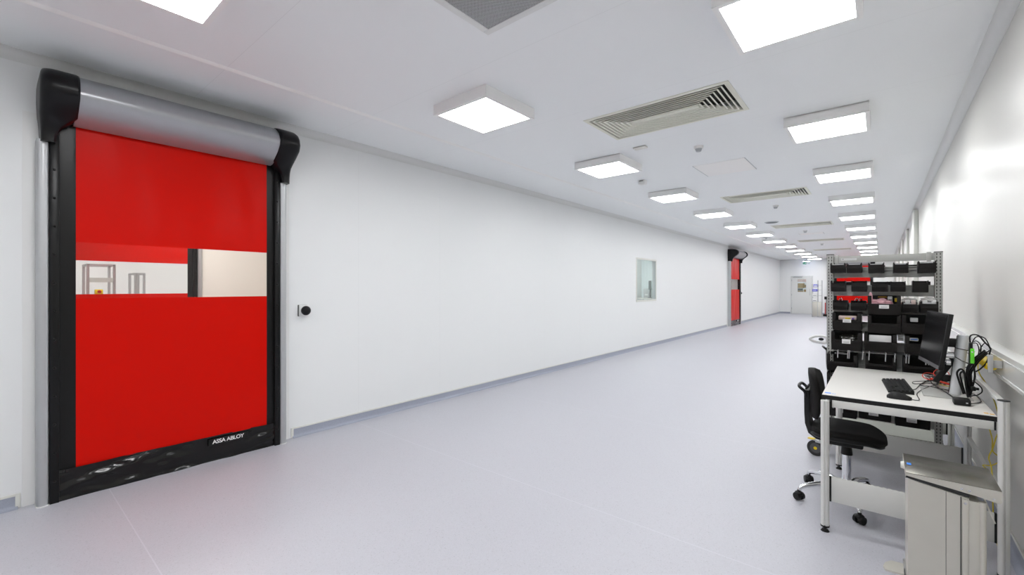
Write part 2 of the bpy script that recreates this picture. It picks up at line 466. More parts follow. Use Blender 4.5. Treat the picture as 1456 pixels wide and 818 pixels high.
    if logo:
        cu = bpy.data.curves.new('lettering', 'FONT'); cu.body = 'ASSA ABLOY'; cu.size = .044; cu.extrude = .0006; cu.offset = .0009; cu.space_character = .92
        o = bpy.data.objects.new('lettering', cu); COL.objects.link(o); o.parent = root
        o.location = (1.018+dw, -P-.0215, .150); o.rotation_euler = (PI/2, 0, 0); cu.materials.append(M['label'])
        mb = MB(); mb.box(.99+dw, 1.285+dw, -P-.0205, -P-.0185, .133, .192); mb.build('logo_strip', M['black'], root)
    return root
roll_door('door_1', (XL, .19, 0), PI/2, 1.3, label='near red fabric roller door in the left wall with clear vision strip')
roll_door('door_2', (XL, .19+D2, 0), PI/2, 4.7, label='distant red fabric roller door in the left wall')
roll_door('door_3', (-1.97, YF, 0), 0, 8.2, dw=.13, logo=False, label='red fabric roller door in the far wall behind the rack')
for i, off in enumerate((0, D2)):
    pb = empty('wall_mounted_push_button', (XL, 2.0+off, 1.225))
    tag(pb, ['black domed push button on the left wall beside the near red door', 'black domed push button beside the distant red door'][i], 'push button', 'door push buttons')
    mb = MB(); mb.box(0, .03, -.045, .045, -.055, .055, .004); mb.build('backing_box', M['white'], pb)
    mb = MB(); mb.box(.0, .006, -.052, .04, -.056, .056, .002); mb.build('gasket', M['black'], pb)
    mb = MB(); mb.cyl((.03, 0, 0), (.05, 0, 0), .028); mb.sphere((.062, 0, 0), .046, n=24, sx=.8); mb.build('dome', M['blackcap'], pb)

# ------------------------------------------------------------------ side rooms seen through strips and window
def side_room(y0, y1, x0, h, wm, door=None, swm=None):
    swm = swm or wm
    mb = MB(); hs = [door] if door else []
    sheet(mb, 'x', x0, (y0, y1), (0, h), hs)
    o = struct('wall_back', mb, wm)
    mb = MB(); sheet(mb, 'y', y0, (x0, XL-.1), (0, h), []); struct('wall_side', mb, swm)
    mb = MB(); sheet(mb, 'y', y1, (x0, XL-.1), (0, h), []); struct('wall_side', mb, swm)
    mb = MB(); sheet(mb, 'z', h, (x0, XL-.1), (y0, y1), []); struct('ceiling_side', mb, M['ceiling'])
def far_room(x1, x0, y0, y1, h, wm):
    mb = MB(); sheet(mb, 'x', x0, (y0, y1), (0, h), []); struct('wall_back', mb, wm)
    mb = MB(); sheet(mb, 'y', y0, (x0, x1), (0, h), []); struct('wall_side', mb, wm)
    mb = MB(); sheet(mb, 'y', y1, (x0, x1), (0, h), []); struct('wall_side', mb, wm)
    mb = MB(); sheet(mb, 'z', h, (x0, x1), (y0, y1), []); struct('ceiling_side', mb, M['ceiling'])
side_room(-.6, 3.4, -7.2, 2.9, mat('lobby_wall_cream', (.90, .86, .79), .5), (.40, 1.84, -.001, 2.55))
far_room(-7.3, -10.6, -2., 5., 2.9, M['wall_end'])
roll_door('door_5', (-7.2, .29, 0), PI/2, 2.2, logo=False, label='second red roller door seen through the near door strip')
side_room(9.0, 13.55, -5.9, 2.9, M['white'], swm=M['bluegrey'])
side_room(16.2, 22., -8., 2.9, M['wall_end'])

# ------------------------------------------------------------------ ceiling lights
def make_light():
    root = empty('ceiling_light', (0, 0, H))
    mb = MB()
    h = .305; d = .088
    for q in ((-h, h, -h, -h+.03), (-h, h, h-.03, h), (-h, -h+.03, -h+.03, h-.03), (h-.03, h, -h+.03, h-.03)):
        mb.box(*q, -d, 0)
    mb.box(-h, h, -h, h, -.012, 0)
    mb.build('housing', M['lightbody'], root)
    mb = MB(); mb.box(-h+.03, h-.03, -h+.03, h-.03, -d+.003, -d+.008); mb.build('diffuser', M['glow'], root)
    return root
ordw = ['first', 'second', 'third', 'fourth', 'fifth', 'sixth', 'seventh', 'eighth', 'ninth', 'tenth', 'eleventh', 'twelfth', 'thirteenth', 'fourteenth']
L0 = make_light(); first = True
for row, x, name in ((0, -2.605, 'left'), (1, -.375, 'right')):
    for k in range(-1, 13):
        y = 2.745+2.25*(k-1)
        o = L0 if first else dup(L0); first = False
        o.location = (x, y, H)
        if k == -1: lab = 'unseen square ceiling light added behind the camera in the %s row' % name  # unseen pair added to brighten the near end of the room
        elif k == 0: lab = 'large bright square ceiling light cut off by the top left edge' if row == 0 else 'unseen square ceiling light added overhead of the camera in the right row'  # the right-row lamp is out of view, added for its light
        else:
            lab = 'white square ceiling light, %s from the near end of the %s row' % (ordw[k-(0 if row == 0 else 1)], name)
        tag(o, lab, 'ceiling light', 'square surface-mounted ceiling lights')
# unseen lamps added to light the side rooms
for i, (x, y, z, lab) in enumerate(((-5.9, 1.6, 2.9, 'unseen ceiling light added in the lobby behind the near red door'), (-8.9, 1.0, 2.9, 'unseen ceiling light added in the room beyond the lobby'), (-8.9, 3.4, 2.9, 'unseen ceiling light added at the right of the room beyond the lobby'),
        (-5.15, 11.6, 2.9, 'unseen ceiling light added in the room behind the wall window'), (-6, 19, 2.9, 'unseen ceiling light added in the lobby behind the distant red door'))):
    root = empty('ceiling_light', (x, y, z)); tag(root, lab, 'ceiling light', 'added side room lights')
    mb = MB(); mb.box(-.32, .32, -.32, .32, -.05, -.001, .004); mb.build('housing', M['lightbody'], root)
    mb = MB(); mb.box(-.3, .3, -.3, .3, -.056, -.051); mb.build('diffuser', M['glow2'], root)

# ------------------------------------------------------------------ louvred air diffusers
def make_diffuser():
    root = empty('air_diffuser', (0, 0, H))      # origin at the centre
    A, B = .622, .347
    def rect(a, b_, z): return [(-a, -b_, z), (a, -b_, z), (a, b_, z), (-a, b_, z)]
    mb = MB()
    mb.loft([rect(A, B, 0.), rect(A, B, -.004), rect(A-.036, B-.036, -.007), rect(A-.046, B-.046, .03)], cap=False)
    mb.build('frame', M['diffuser'], root)
    mb = MB(); a, b_ = A-.058, B-.058; n = 7; st = .038
    for k in range(n):
        a1, b1 = a-k*st, b_-k*st
        if b1 < .035: break
        mb.loft([rect(a1, b1, -.006), rect(a1-.013, b1-.013, -.006), rect(a1-.030, b1-.030, .026), rect(a1-.027, b1-.027, .026), rect(a1-.006, b1-.006, -.002), rect(a1, b1, -.006)], cap=False)
    mb.box(-a+n*st-.004, a-n*st+.004, -.03, .03, -.006, .004, .003)
    mb.build('louvres', M['diffuser'], root, 20)
    mb = MB(); mb.box(-A+.06, A-.06, -B+.06, B-.06, .09, .12); mb.build('plenum_box', M['duct'], root)
    return root
names = ['large louvred air diffuser in the ceiling, nearest of the row', 'second nearest louvred air diffuser between the light rows', 'third louvred air diffuser from the near end', 'fourth louvred air diffuser from the near end, a thin line', 'farthest louvred air diffuser above the rack']
d0 = make_diffuser()
for i, y in enumerate(diff_y):
    o = d0 if i == 0 else dup(d0)
    o.location = (-1.495, y+.345, H-.0005); tag(o, names[i], 'air vent', 'ceiling air diffusers')
v = empty('perforated_vent', (-1.505, 1.6375, H)); tag(v, 'square perforated grey ceiling vent cut off by the top edge', 'air vent')
mb = MB()
for q in ((-.335, .335, -.333, -.29), (-.335, .335, .29, .333), (-.335, -.292, -.29, .29), (.292, .335, -.29, .29)): mb.box(*q, -.008, 0, .002)
mb.build('frame', M['trim'], v)
mb = MB(); mb.box(-.296, .296, -.294, .294, -.004, .002); mb.build('perforated_plate', M['perf'], v)
for i, (x0, y0, sx, sy) in enumerate(((-1.84, 5.80, .60, .66), (-1.80, 15.0, .57, .45))):
    hth = empty('ceiling_hatch', (x0+sx/2, y0+sy/2, H)); tag(hth, ['flush pale access hatch in the ceiling between the two nearest diffusers', 'small distant flush access hatch in the ceiling'][i], 'hatch', 'ceiling access hatches')
    mb = MB(); mb.box(-sx/2, sx/2, -sy/2, sy/2, -.004, 0, .001); mb.build('panel', mat('hatch_panel_white', (.95, .94, .93), .4), hth)
    for s_ in (-1, 1):
        mb = MB(); mb.box(s_*sx/2-.003, s_*sx/2+.003, -sy/2, sy/2, -.0055, 0); mb.build('joint', M['smoke'], hth)

# detectors
def detector(x, y, r, lab, tip=True):
    d = empty('smoke_detector', (x, y, H)); tag(d, lab, 'detector', 'ceiling detectors')
    mb = MB(); mb.cyl((0, 0, -.028), (0, 0, 0), r*.92, r, 24); mb.build('base', M['white'], d)
    mb = MB(); mb.cyl((0, 0, -.058), (0, 0, -.028), r*.5, r*.72, 24); mb.build('sensor_head', M['smoke'] if tip else M['white'], d)
detector(-1.53, 5.02, .05, 'white round detector with grey tip just behind the nearest diffuser')
detector(-1.52, 9.58, .05, 'white round detector just beyond the second diffuser')
detector(-1.57, 14.3, .05, 'tiny white detector beyond the third diffuser')
detector(-1.57, 18.9, .05, 'tiny white detector beyond the fourth diffuser')
detector(-2.7, 15.44, .045, 'tiny white detector beside the left row of lights')
d = empty('ceiling_sensor', (-2.64, 6.1, H)); tag(d, 'small white box sensor with dark slot behind the second left light', 'sensor')
mb = MB(); mb.box(-.05, .05, -.05, .05, -.06, 0, .012); mb.build('body', M['white'], d)
mb = MB(); mb.box(-.03, .03, -.052, -.049, -.02, -.012); mb.build('slot', M['black'], d)
d = empty('ceiling_cover_plate', (-2.03, 4.63, H)); tag(d, 'small white oblong cover plate on the ceiling beside the second left light', 'cover plate')
mb = MB(); mb.box(-.075, .075, -.04, .04, -.022, 0, .012); mb.build('cover', M['cream'], d)
mb = MB(); mb.cyl((-.045, -.02, -.024), (-.045, -.02, -.021), .004, n=8); mb.build('screw', M['smoke'], d)
d = empty('ceiling_spot', (-1.98, 11.96, H)); tag(d, 'dark shallow oval fitting on the ceiling before the third diffuser', 'ceiling fitting')
mb = MB(); mb.cyl((0, 0, -.015), (0, 0, 0), .13, .15, 28); mb.build('rim', M['smoke'], d)
mb = MB(); mb.cyl((0, 0, -.018), (0, 0, -.014), .11, .12, 28); mb.build('face', M['slate'], d)

# ------------------------------------------------------------------ far wall: swing door, exit sign, clutter
d4 = empty('door_4', (-3.29, YF, 0)); d4['kind'] = 'structure'; d4['label'] = 'pale swing door in the far wall with small vision panel'
mb = MB()
for q in ((-.54, -.49, 0, 2.08), (.44, .49, 0, 2.08), (-.54, .49, 2.03, 2.08)): mb.box(q[0], q[1], -.03, 0, q[2], q[3], .004)
mb.build('door_frame', M['trim'], d4)
mb = MB(); hs = [(-.22, .18, 1.21, 1.90)]
sheet(mb, 'y', -.035, (-.485, .435), (.012, 2.025), hs); reveal(mb, 'y', -.035, -.002, hs[0]); sheet(mb, 'y', -.002, (-.485, .435), (.012, 2.025), hs); reveal(mb, 'y', -.035, -.002, (-.485, .435, .012, 2.025)); mb.build('door_leaf', M['doorwhite'], d4)
mb = MB(); mb.box(-.22, .18, -.022, -.018, 1.21, 1.90); mb.build('pane', M['glass'], d4)
for q, m_ in (((-.22, .18, 1.76, 1.90), 'pinkpaper'), ((-.21, .10, 1.42, 1.68), 'brown'), ((.07, .17, 1.44, 1.6), 'brown'), ((-.21, .03, 1.29, 1.40), 'slate'), ((-.21, .05, 1.21, 1.28), 'brown'), ((.07, .17, 1.21, 1.34), 'brown')):
    mb = MB(); mb.box(q[0], q[1], -.016, -.013, q[2], q[3]); mb.build('notice', M[m_], d4)
mb = MB(); mb.box(-.44, .0, -.07, -.035, 1.99, 2.04, .006); mb.box(-.38, .05, -.12, -.10, 2.05, 2.07, .004); mb.build('door_closer', M['alu'], d4)
mb = MB(); mb.tube([(.36, -.035, 1.02), (.36, -.085, 1.02), (.36, -.085, 1.36), (.36, -.035, 1.36)], .011, smooth=0); mb.build('door_handle', M['chrome'], d4)
mb = MB()
for z in (.25, 1.0, 1.8): mb.cyl((-.49, -.045, z), (-.49, -.045, z+.1), .012, n=10)
mb.build('hinge', M['alu'], d4)

sg = empty('exit_sign', (-3.05, 28.3, 2.855)); tag(sg, 'green and white running exit sign hanging above the far swing door', 'exit sign')
mb = MB(); mb.box(-.17, .17, -.03, .03, .0, .055, .004); mb.build('housing', M['white'], sg)
mb = MB(); mb.box(-.15, .15, .012, .028, -.012, -.0005); mb.build('lamp_strip', M['led'], sg)
mb = MB(); mb.box(-.16, .16, -.004, .004, -.16, -.005); mb.build('sign_plate', clear_mat('acrylic_plate', (.92, .97, .95), .12, .05), sg)
g = MB(); g.box(-.155, .005, -.007, -.004, -.155, -.03); gp = g.build('pictogram_field', M['signgreen'], sg)
g = MB(); g.prism([(-.06, -.11), (-.02, -.11), (-.02, -.13), (.0, -.095), (-.02, -.06), (-.02, -.08), (-.06, -.08)], 'y', -.0095, -.007); g.build('arrow', M['label'], gp)
g = MB(); g.sphere((-.115, -.0085, -.055), .011, n=10, sy=.3)
for q in (((-.115, -.008, -.07), (-.11, -.008, -.105)), ((-.11, -.008, -.105), (-.09, -.008, -.14)), ((-.11, -.008, -.105), (-.135, -.008, -.13)), ((-.113, -.008, -.075), (-.085, -.008, -.09))): g.cyl(*q, .006, n=6)
g.build('running_figure', M['label'], gp)
g = MB(); g.box(.05, .066, -.007, -.004, -.14, -.05); g.box(.03, .086, -.007, -.004, -.10, -.088); g.build('secondary_mark', M['cream'], sg)
mb = MB(); mb.cyl((0, 0, .055), (0, 0, .144), .012, n=10); mb.build('hanger', M['alu'], sg)

# stainless station at the far end
t = empty('stainless_trolley', (-2.38, 26.2, 0)); tag(t, 'stainless steel cabinet trolley with upright wire shelves near the far door', 'trolley')
mb = MB(); mb.box(-.19, .19, -.17, .2, .05, .74, .008); mb.build('cabinet', M['steel'], t)
mb = MB()
for sx in (-.19, .03, .19):
    for sy in (-.17, .19): mb.cyl((sx, sy, .0), (sx, sy, 1.8 if sx > -.1 else 1.62), .009, n=8)
for z in (1.05, 1.32, 1.55):
    mb.cyl((-.19, -.17, z), (.19, -.17, z), .006, n=6); mb.cyl((-.19, .19, z), (.19, .19, z), .006, n=6)
mb.build('upright_frame', M['alu'], t)
for z in (.99, 1.25, 1.46):
    mb = MB(); mb.box(-.19, .04, -.17, .19, z, z+.01); mb.build('shelf', M['alu'], t)
for q, m_, lab, cat in (((-.18, .02, -.15, .1, .755, .93), 'label', 'white carton on the far stainless trolley top', 'box'),
                   ((-.19, .03, -.16, .1, 1.262, 1.37), 'bluebox', 'flat blue box on the far stainless trolley', 'box'),
                   ((-.18, .02, -.15, .1, 1.0, 1.16), 'label', 'white carton on the lower shelf of the far trolley', 'box'),
                   ((-.14, .03, -.15, .1, 1.473, 1.6), 'bluebox', 'blue and white packet on the top shelf of the far trolley', 'packet')):
    mb = MB(); mb.box(*[v_ for v_ in (q[0]-2.38, q[1]-2.38, q[2]+26.2, q[3]+26.2, q[4], q[5])], .006)
    o = mb.build('carton' if cat == 'box' else 'packet', M[m_]); tag(o, lab, cat)
    if cat == 'packet':
        mb = MB(); mb.box(q[0]-2.36, q[1]-2.40, q[2]+26.195, q[2]+26.2, 1.49, 1.56); mb.build('front_label', M['label'], o)
    else:
        mb = MB(); mb.box(q[0]-2.35, q[1]-2.43, q[2]+26.196, q[2]+26.2, q[4]+.04, q[4]+.07); mb.build('front_label', M['ink'] if m_ == 'label' else M['label'], o)
s = empty('floor_scrubber', (-2.02, 26.7, 0)); tag(s, 'grey upright machine with black head and red foot beside the far trolley', 'cleaning machine')
mb = MB(); mb.cyl((0, 0, .12), (0, 0, .86), .055, n=16); mb.build('column', M['alu'], s)
mb = MB(); mb.box(-.11, .09, -.08, .08, .86, 1.0, .015); mb.build('head', M['black'], s)
mb = MB(); mb.box(-.16, .12, -.12, .12, .02, .13, .02); mb.build('foot', M['black'], s)
mb = MB(); mb.box(.12, .26, -.06, .06, .03, .11, .02); mb.cyl((-.07, -.06, .12), (-.07, -.06, .7), .02, n=8); mb.build('red_part', M['redplastic'], s)
hb = empty('storage_cabinet', (-.05, 27.9, 0)); tag(hb, 'pale tall cabinet by the far wall glimpsed through the rack', 'cabinet')
mb = MB(); mb.box(-.2, .55, -.3, .3, .05, 2.0, .01); mb.box(-.18, .53, -.28, .28, 0, .05); mb.build('body', M['doorwhite'], hb)
for s_ in (-.01, .37):
    mb = MB(); mb.box(s_-.18, s_+.17, -.318, -.301, .08, 1.97, .004); dd = mb.build('door', M['doorwhite'], hb)
    mb = MB(); mb.box(s_+.12, s_+.14, -.335, -.318, .95, 1.1, .003); mb.build('handle', M['alu'], dd)

# rooms beyond: frames glimpsed through the vision strips
def bench_frame(x, y, wdt, h, lab, sh=True):
    f = empty('side_workbench', (x, y, 0)); tag(f, lab, 'workbench', 'benches beyond the lobby')
    mb = MB()
    for a in (0, wdt):
        for c in (0, -.45): mb.box(c-.02, c+.02, a-.016, a+.016, 0, h)
    mb.box(-.02, .02, 0, wdt, h-.03, h); mb.box(-.47, -.43, 0, wdt, h-.03, h); mb.box(-.45, 0, -.012, .012, h-.03, h); mb.box(-.45, 0, wdt-.012, wdt+.012, h-.03, h)
    mb.build('frame', M['alu'], f)
    mb = MB(); mb.box(-.5, .15, -.03, wdt+.03, .78, .81, .004); mb.build('worktop', M['desktop'], f)
    if sh:
        mb = MB(); mb.box(-.01, .02, .01, wdt-.01, 1.53, 1.60); mb.build('rail', M['rackgrey'], f)
    return f
bench_frame(-9.2, .99, .30, 1.81, 'tall aluminium bench frame with rail in the room beyond the lobby')
bench_frame(-9.4, 1.58, .11, 1.69, 'low narrow aluminium frame in the room beyond the lobby', False)
mb = MB(); mb.box(-9.18, -9.10, 1.06, 1.15, 1.34, 1.42, .008); eb = mb.build('emergency_stop_box', M['yellow']); tag(eb, 'yellow emergency stop box on the bench frame beyond the lobby', 'emergency stop')
mb = MB(); mb.cyl((-9.10, 1.105, 1.385), (-9.07, 1.105, 1.385), .022); mb.build('stop_button', M['redplastic'], eb)
ob = empty('side_table', (-5.35, 13.1, 0)); tag(ob, 'pale table behind the window in the left wall', 'table')
mb = MB(); mb.box(-.5, .7, -.4, .4, 1.10, 1.13, .004); mb.build('tabletop', M['desktop'], ob)
for sx in (-.45, .65):
    for sy in (-.35, .35):
        mb = MB(); mb.cyl((sx, sy, 0), (sx, sy, 1.10), .02, n=10); mb.build('leg', M['alu'], ob)
ob = empty('computer_monitor', (-5.42, 13.1, 1.13)); tag(ob, 'small dark monitor seen through the window in the left wall', 'monitor')
mb = MB(); mb.box(-.05, .03, -.02, .02, .25, .53, .006); mb.build('screen', M['slate'], ob)
mb = MB(); mb.cyl((-.01, .02, .01), (-.01, .02, .3), .015, n=10); mb.cyl((-.01, 0, 0), (-.01, 0, .012), .07, n=20); mb.build('stand', M['black'], ob)
item_boxes = [((-5.68, -5.50, 13.2, 13.45, 1.13, 1.42), 'smoke', 'grey box left of the small monitor behind the wall window'), ((-5.33, -5.10, 13.2, 13.45, 1.13, 1.30), 'cream', 'cream carton right of the small monitor behind the wall window')]
for q, m_, lab in item_boxes:
    mb = MB(); mb.box(*q, .006); o = mb.build('carton', M[m_]); tag(o, lab, 'box')
    mb = MB(); mb.box(q[0]+.04, q[1]-.04, q[2]-.002, q[2], 1.2, 1.25); mb.build('front_label', M['label'], o)

# ------------------------------------------------------------------ desks
def make_desk():
    d = empty('workbench_desk', (.095, 3.22, 0))        # origin between the near legs
    x0, x1 = -.365, .352; Y0, Y1 = .015, 1.25; zt = .807
    mb = MB(); mb.box(x0, x1, Y0, Y1, zt-.0032, zt, .001); mb.box(x0+.002, x1-.002, Y0+.002, Y1-.002, zt-.026, zt-.003); mb.build('desktop', M['desktop'], d)
    mb = MB()
    for q in ((x0-.001, x1+.001, Y0-.002, Y0+.001), (x0-.001, x1+.001, Y1-.001, Y1+.002), (x0-.002, x0+.001, Y0, Y1), (x1-.001, x1+.002, Y0, Y1)): mb.box(*q, zt-.027, zt-.0028)
    mb.build('edge_band', M['edge'], d)
    def leg(x, y, ztop, r=.0165):
        mb = MB()
        n = 64; ring = []
        for k in range(n):                         # round profile with four T-slots
            a = 2*PI*k/n; q = r*1.0
            if k % 16 in (0, 1, 15): q = r*.62
            ring.append((x+q*math.cos(a), y+q*math.sin(a)))
        mb.loft([[(*p, z) for p in ring] for z in (.035, ztop)])
        o = mb.build('leg', M['alup'], d, 30)
        mb = MB(); mb.cyl((x, y, .028), (x, y, .037), r*1.06, n=20); mb.cyl((x, y, .012), (x, y, .03), .006, n=10); mb.cyl((x, y, 0), (x, y, .014), r*1.05, r*.6, 20); mb.build('levelling_foot', M['black'], o)
        if ztop > zt:
            mb = MB(); mb.cyl((x, y, ztop), (x, y, ztop+.004), r*1.06, n=20); mb.build('end_plug', M['rubber'], o)
    leg(-.348, -.01, zt-.03, .0215); leg(-.348, 1.16, zt-.03, .0215)
    leg(.37, -.01, .892, .0215); leg(.37, 1.16, .892, .020)
    for y in (.0, 1.165):
        mb = MB(); mb.box(-.315, .340, y+.006, y+.022, .738, zt-.027, .001); mb.build('apron', M['panelgrey'], d)
        mb = MB(); mb.box(.340, .347, y+.004, y+.024, .738, zt-.027); mb.box(-.322, -.315, y+.004, y+.024, .738, zt-.027); mb.build('apron_end_cap', M['edge'], d)
        mb = MB(); mb.box(-.318, .340, y-.002, y+.012, .180, .326, .001)
        for k in range(26): mb.box(-.31+k*.025, -.298+k*.025, y, y+.01, .325, .3285)
        mb.build('lower_panel', M['panelgrey'], d)
        mb = MB(); mb.box(-.329, -.318, y-.004, y+.014, .180, .326); mb.box(.340, .349, y-.004, y+.014, .180, .326); mb.build('panel_end_cap', M['edge'], d)
    mb = MB(); mb.box(.362, .385, .02, 1.14, .862, .885, .002); mb.box(.362, .385, .02, 1.14, .40, .42, .002); mb.build('side_rail', M['alup'], d)
    mb = MB(); mb.box(x0+.05, x1-.02, .03, 1.15, zt-.05, zt-.027); mb.build('under_frame', M['alup'], d)
    return d
dk = make_desk(); tag(dk, 'near light grey laminate desk with round aluminium legs and black edge', 'desk', 'identical desks along the right wall')
dk2 = dup(dk, (.095, 5.32, 0), label='second light grey desk standing behind the bin rack'); 
# blue and orange stickers belong to the near desk
mb = MB(); mb.box(-.355, -.325, .062, .088, .8072, .8078); mb.box(-.318, -.312, .06, .075, .8072, .8076); mb.box(-.307, -.303, .06, .075, .8072, .8076); mb.build('sticker', M['blueink'], dk, label='small blue sticker at the left front corner')
mb = MB(); mb.box(.312, .328, .052, .075, .8072, .8078); mb.box(.331, .347, .042, .062, .8072, .8078); mb.build('sticker', M['orange'], dk, label='orange warning sticker at the right front corner')

# ------------------------------------------------------------------ swivel chairs
def make_chair():
    c = empty('swivel_chair')
    # five-star chrome base
    mb = MB(); mb.cyl((0, 0, .085), (0, 0, .135), .038, .03, 24)
    for k in range(5):
        a = R(141+72*k); dx, dy = math.cos(a), math.sin(a)
        mb.tube([(dx*.03, dy*.03, .112), (dx*.12, dy*.12, .122), (dx*.22, dy*.22, .108), (dx*.285, dy*.285, .088), (dx*.30, dy*.30, .068)], .015, n=12, rad=lambda t: .019-.006*t)
    mb.build('star_base', M['chrome'], c, 60)
    for k in range(5):
        a = R(141+72*k); cx, cy = .30*math.cos(a), .30*math.sin(a); tw = a+R([60, 20, 40, -30, 80][k])
        ax = Vector((math.cos(tw), math.sin(tw), 0)); mb = MB()
        ctr = Vector((cx, cy, .027))
        for s_ in (-1, 1): mb.cyl(ctr+ax*s_*.008, ctr+ax*s_*.027, .027, .024, 20)
        mb.cyl(ctr-ax*.009, ctr+ax*.009, .018, n=12); mb.cyl((cx, cy, .03), (cx, cy, .066), .011, n=12)
        mb.sphere((cx, cy, .045), .026, .6, 14); mb.build('caster', M['black'], c, 50)
    mb = MB(); mb.cyl((0, 0, .12), (0, 0, .345), .025, n=24); mb.build('gas_column', M['chrome'], c, 50)
    mb = MB(); mb.cyl((0, 0, .325), (0, 0, .395), .033, .027, 24); mb.box(-.13, .09, -.06, .06, .385, .43, .012); mb.build('tilt_mechanism', M['black'], c, 50)
    # seat shell + cushion: superellipse sections
    def slab(zf, th, shrink, x0, x1, w):
        rings = []
        for (sc, dz) in ((.72, -th), (.93, -th*.75), (1., -th*.35), (.985, 0), (.90, .008), (.55, .004), (.05, 0)):
            ring = []
            for k in range(40):
                t_ = 2*PI*k/40; cx_, sy_ = math.cos(t_), math.sin(t_); e = .62
                ux = math.copysign(abs(cx_)**e, cx_)*sc; uy = math.copysign(abs(sy_)**e, sy_)*sc
                x_ = (x0+x1)/2+ux*(x1-x0)/2; y_ = uy*w*(1-.10*ux)
                ring.append((x_, y_, zf(ux, uy)+dz))
            rings.append(ring)
        m2 = MB(); m2.loft(rings); return m2
    zf = lambda u, v: .492-.035*max(0, u-.55)**1.3*2.2+.016*v*v+.012*max(0, -u-.4)
    slab(zf, .055, 1, -.195, .212, .205).build('seat', M['fabric'], c, 70)
    slab(lambda u, v: zf(u, v)-.032, .034, 1, -.20, .20, .20).build('seat_shell', M['black'], c, 70)
    # backrest pad: curved in plan and side view
    rings = []
    for k in range(13):
        t_ = k/12; z = .560+.322*t_
        xc = -.172+.010*math.sin(t_*PI)-.022*t_*t_
        wd = .17*(1-.05*t_)*(1 if t_ < .85 else math.sqrt(max(.05, 1-((t_-.85)/.155)**2))) * (.8+.2*min(1, t_*5))
        th = .040*(1-.35*abs(2*t_-1)**3)
        ring = []
        for j in range(24):
            a = 2*PI*j/24; yy = wd*math.copysign(abs(math.cos(a))**.7, math.cos(a)); xx = th*math.sin(a)*.85
            ring.append((xc+xx-.0+.9*yy*yy, yy, z))
        rings.append(ring)
    mb = MB(); mb.loft(rings); mb.build('backrest', M['fabric'], c, 70)
    # L-shaped spine with grab loop
    rings = []
    path = [(-.02, .425, .07), (-.10, .422, .085), (-.155, .428, .09), (-.195, .455, .09), (-.213, .51, .08), (-.218, .58, .07), (-.219, .66, .07), (-.219, .735, .07)]
    for i, (x_, z_, w_) in enumerate(path):
        q = path[min(i+1, len(path)-1)]; p_ = path[max(i-1, 0)]
        tx, tz = q[0]-p_[0], q[1]-p_[1]; l = math.hypot(tx, tz); nx, nz = -tz/l, tx/l
        rings.append([(x_+nx*a_*.014, b_*w_, z_+nz*a_*.014) for a_, b_ in ((1, 1), (1, -1), (-1, -1), (-1, 1))])
    mb = MB(); mb.loft(rings); mb.build('spine', M['black'], c, 50)
    mb = MB(); mb.tube([(-.222, -.06, .68), (-.228, -.072, .725), (-.262, -.068, .758), (-.262, .068, .758), (-.228, .072, .725), (-.222, .06, .68)], .010, n=10, smooth=5)
    mb.tube([(-.225, -.05, .74), (-.20, -.04, .775), (-.20, .04, .775), (-.225, .05, .74)], .007, n=8, smooth=4)
    mb.build('grab_handle', M['black'], c, 60)
    return c
ch = make_chair(); ch.location = (-.175, 3.73, 0); tag(ch, 'black swivel chair with chrome five-star base at the near desk', 'chair', 'black swivel chairs')
ch2 = dup(ch, (-.25, 6.3, 0), rz=R(10), label='black swivel chair behind the bin rack, only its back edge showing')

# ------------------------------------------------------------------ bin rack
YR = 4.78
rk = empty('bin_rack', (0, YR, 0)); tag(rk, 'grey perforated steel rack on casters holding rows of black bins', 'rack')
def post(x, wd, ztop):
    mb = MB(); fr = [-wd/2, -wd*.28, -wd*.155, wd*.155, wd*.28, wd/2]
    yf = -.025
    for a, b_ in ((fr[0], fr[1]), (fr[2], fr[3]), (fr[4], fr[5])): mb.box(x+a, x+b_, yf, yf+.002, .12, ztop)
    z = .13; p = .0258
    while z < ztop-.02:
        for a, b_ in ((fr[1], fr[2]), (fr[3], fr[4])): mb.box(x+a, x+b_, yf, yf+.002, z+.016, min(z+p, ztop))
        z += p
    mb.box(x-wd/2, x-wd/2+.002, yf, .025, .12, ztop); mb.box(x+wd/2-.002, x+wd/2, yf, .025, .12, ztop)
    mb.box(x-wd/2, x+wd/2, .024, .026, .12, ztop); o = mb.build('post', M['rackgrey'], rk)
    mb = MB(); mb.box(x-wd/2+.003, x+wd/2-.003, .0, .02, .12, ztop-.005); mb.build('painted_slot_shade', M['rackslot'], o)  # solid dark core painting in the shade of the hollow post
    mb = MB(); mb.box(x-wd/2-.002, x+wd/2+.002, yf-.002, .028, ztop, ztop+.006); mb.build('post_cap', M['bezel'], o)
post(-.338, .048, 1.735); post(.347, .046, 1.725)
XA, XB = -.313, .323
def rail(z0, z1, lip=True, y=0.):
    mb = MB(); mb.box(XA, XB, y-.006, y+.006, z0, z1, .001)
    if lip:
        mb.box(XA, XB, y-.018, y-.004, z1-.012, z1, .002); mb.box(XA, XB, y-.018, y-.004, z0, z0+.01, .002)
    return mb
mb = rail(1.665, 1.722, False); r_ = mb.build('top_beam', M['rackgrey'], rk)
for x in (XA+.02, XB-.03):
    mb = MB(); mb.box(x-.014, x+.014, -.020, -.006, 1.655, 1.730, .003); mb.cyl((x, -.024, 1.715), (x, -.018, 1.715), .009, n=12); mb.build('bracket', M['rackgrey'], rk)
mb = MB(); mb.box(-.262, -.155, -.0085, -.006, 1.683, 1.702); lb = mb.build('beam_label', M['label'], r_)
mb = MB(); mb.box(-.257, -.243, -.0095, -.0085, 1.692, 1.697); mb.build('print', M['ink'], lb)
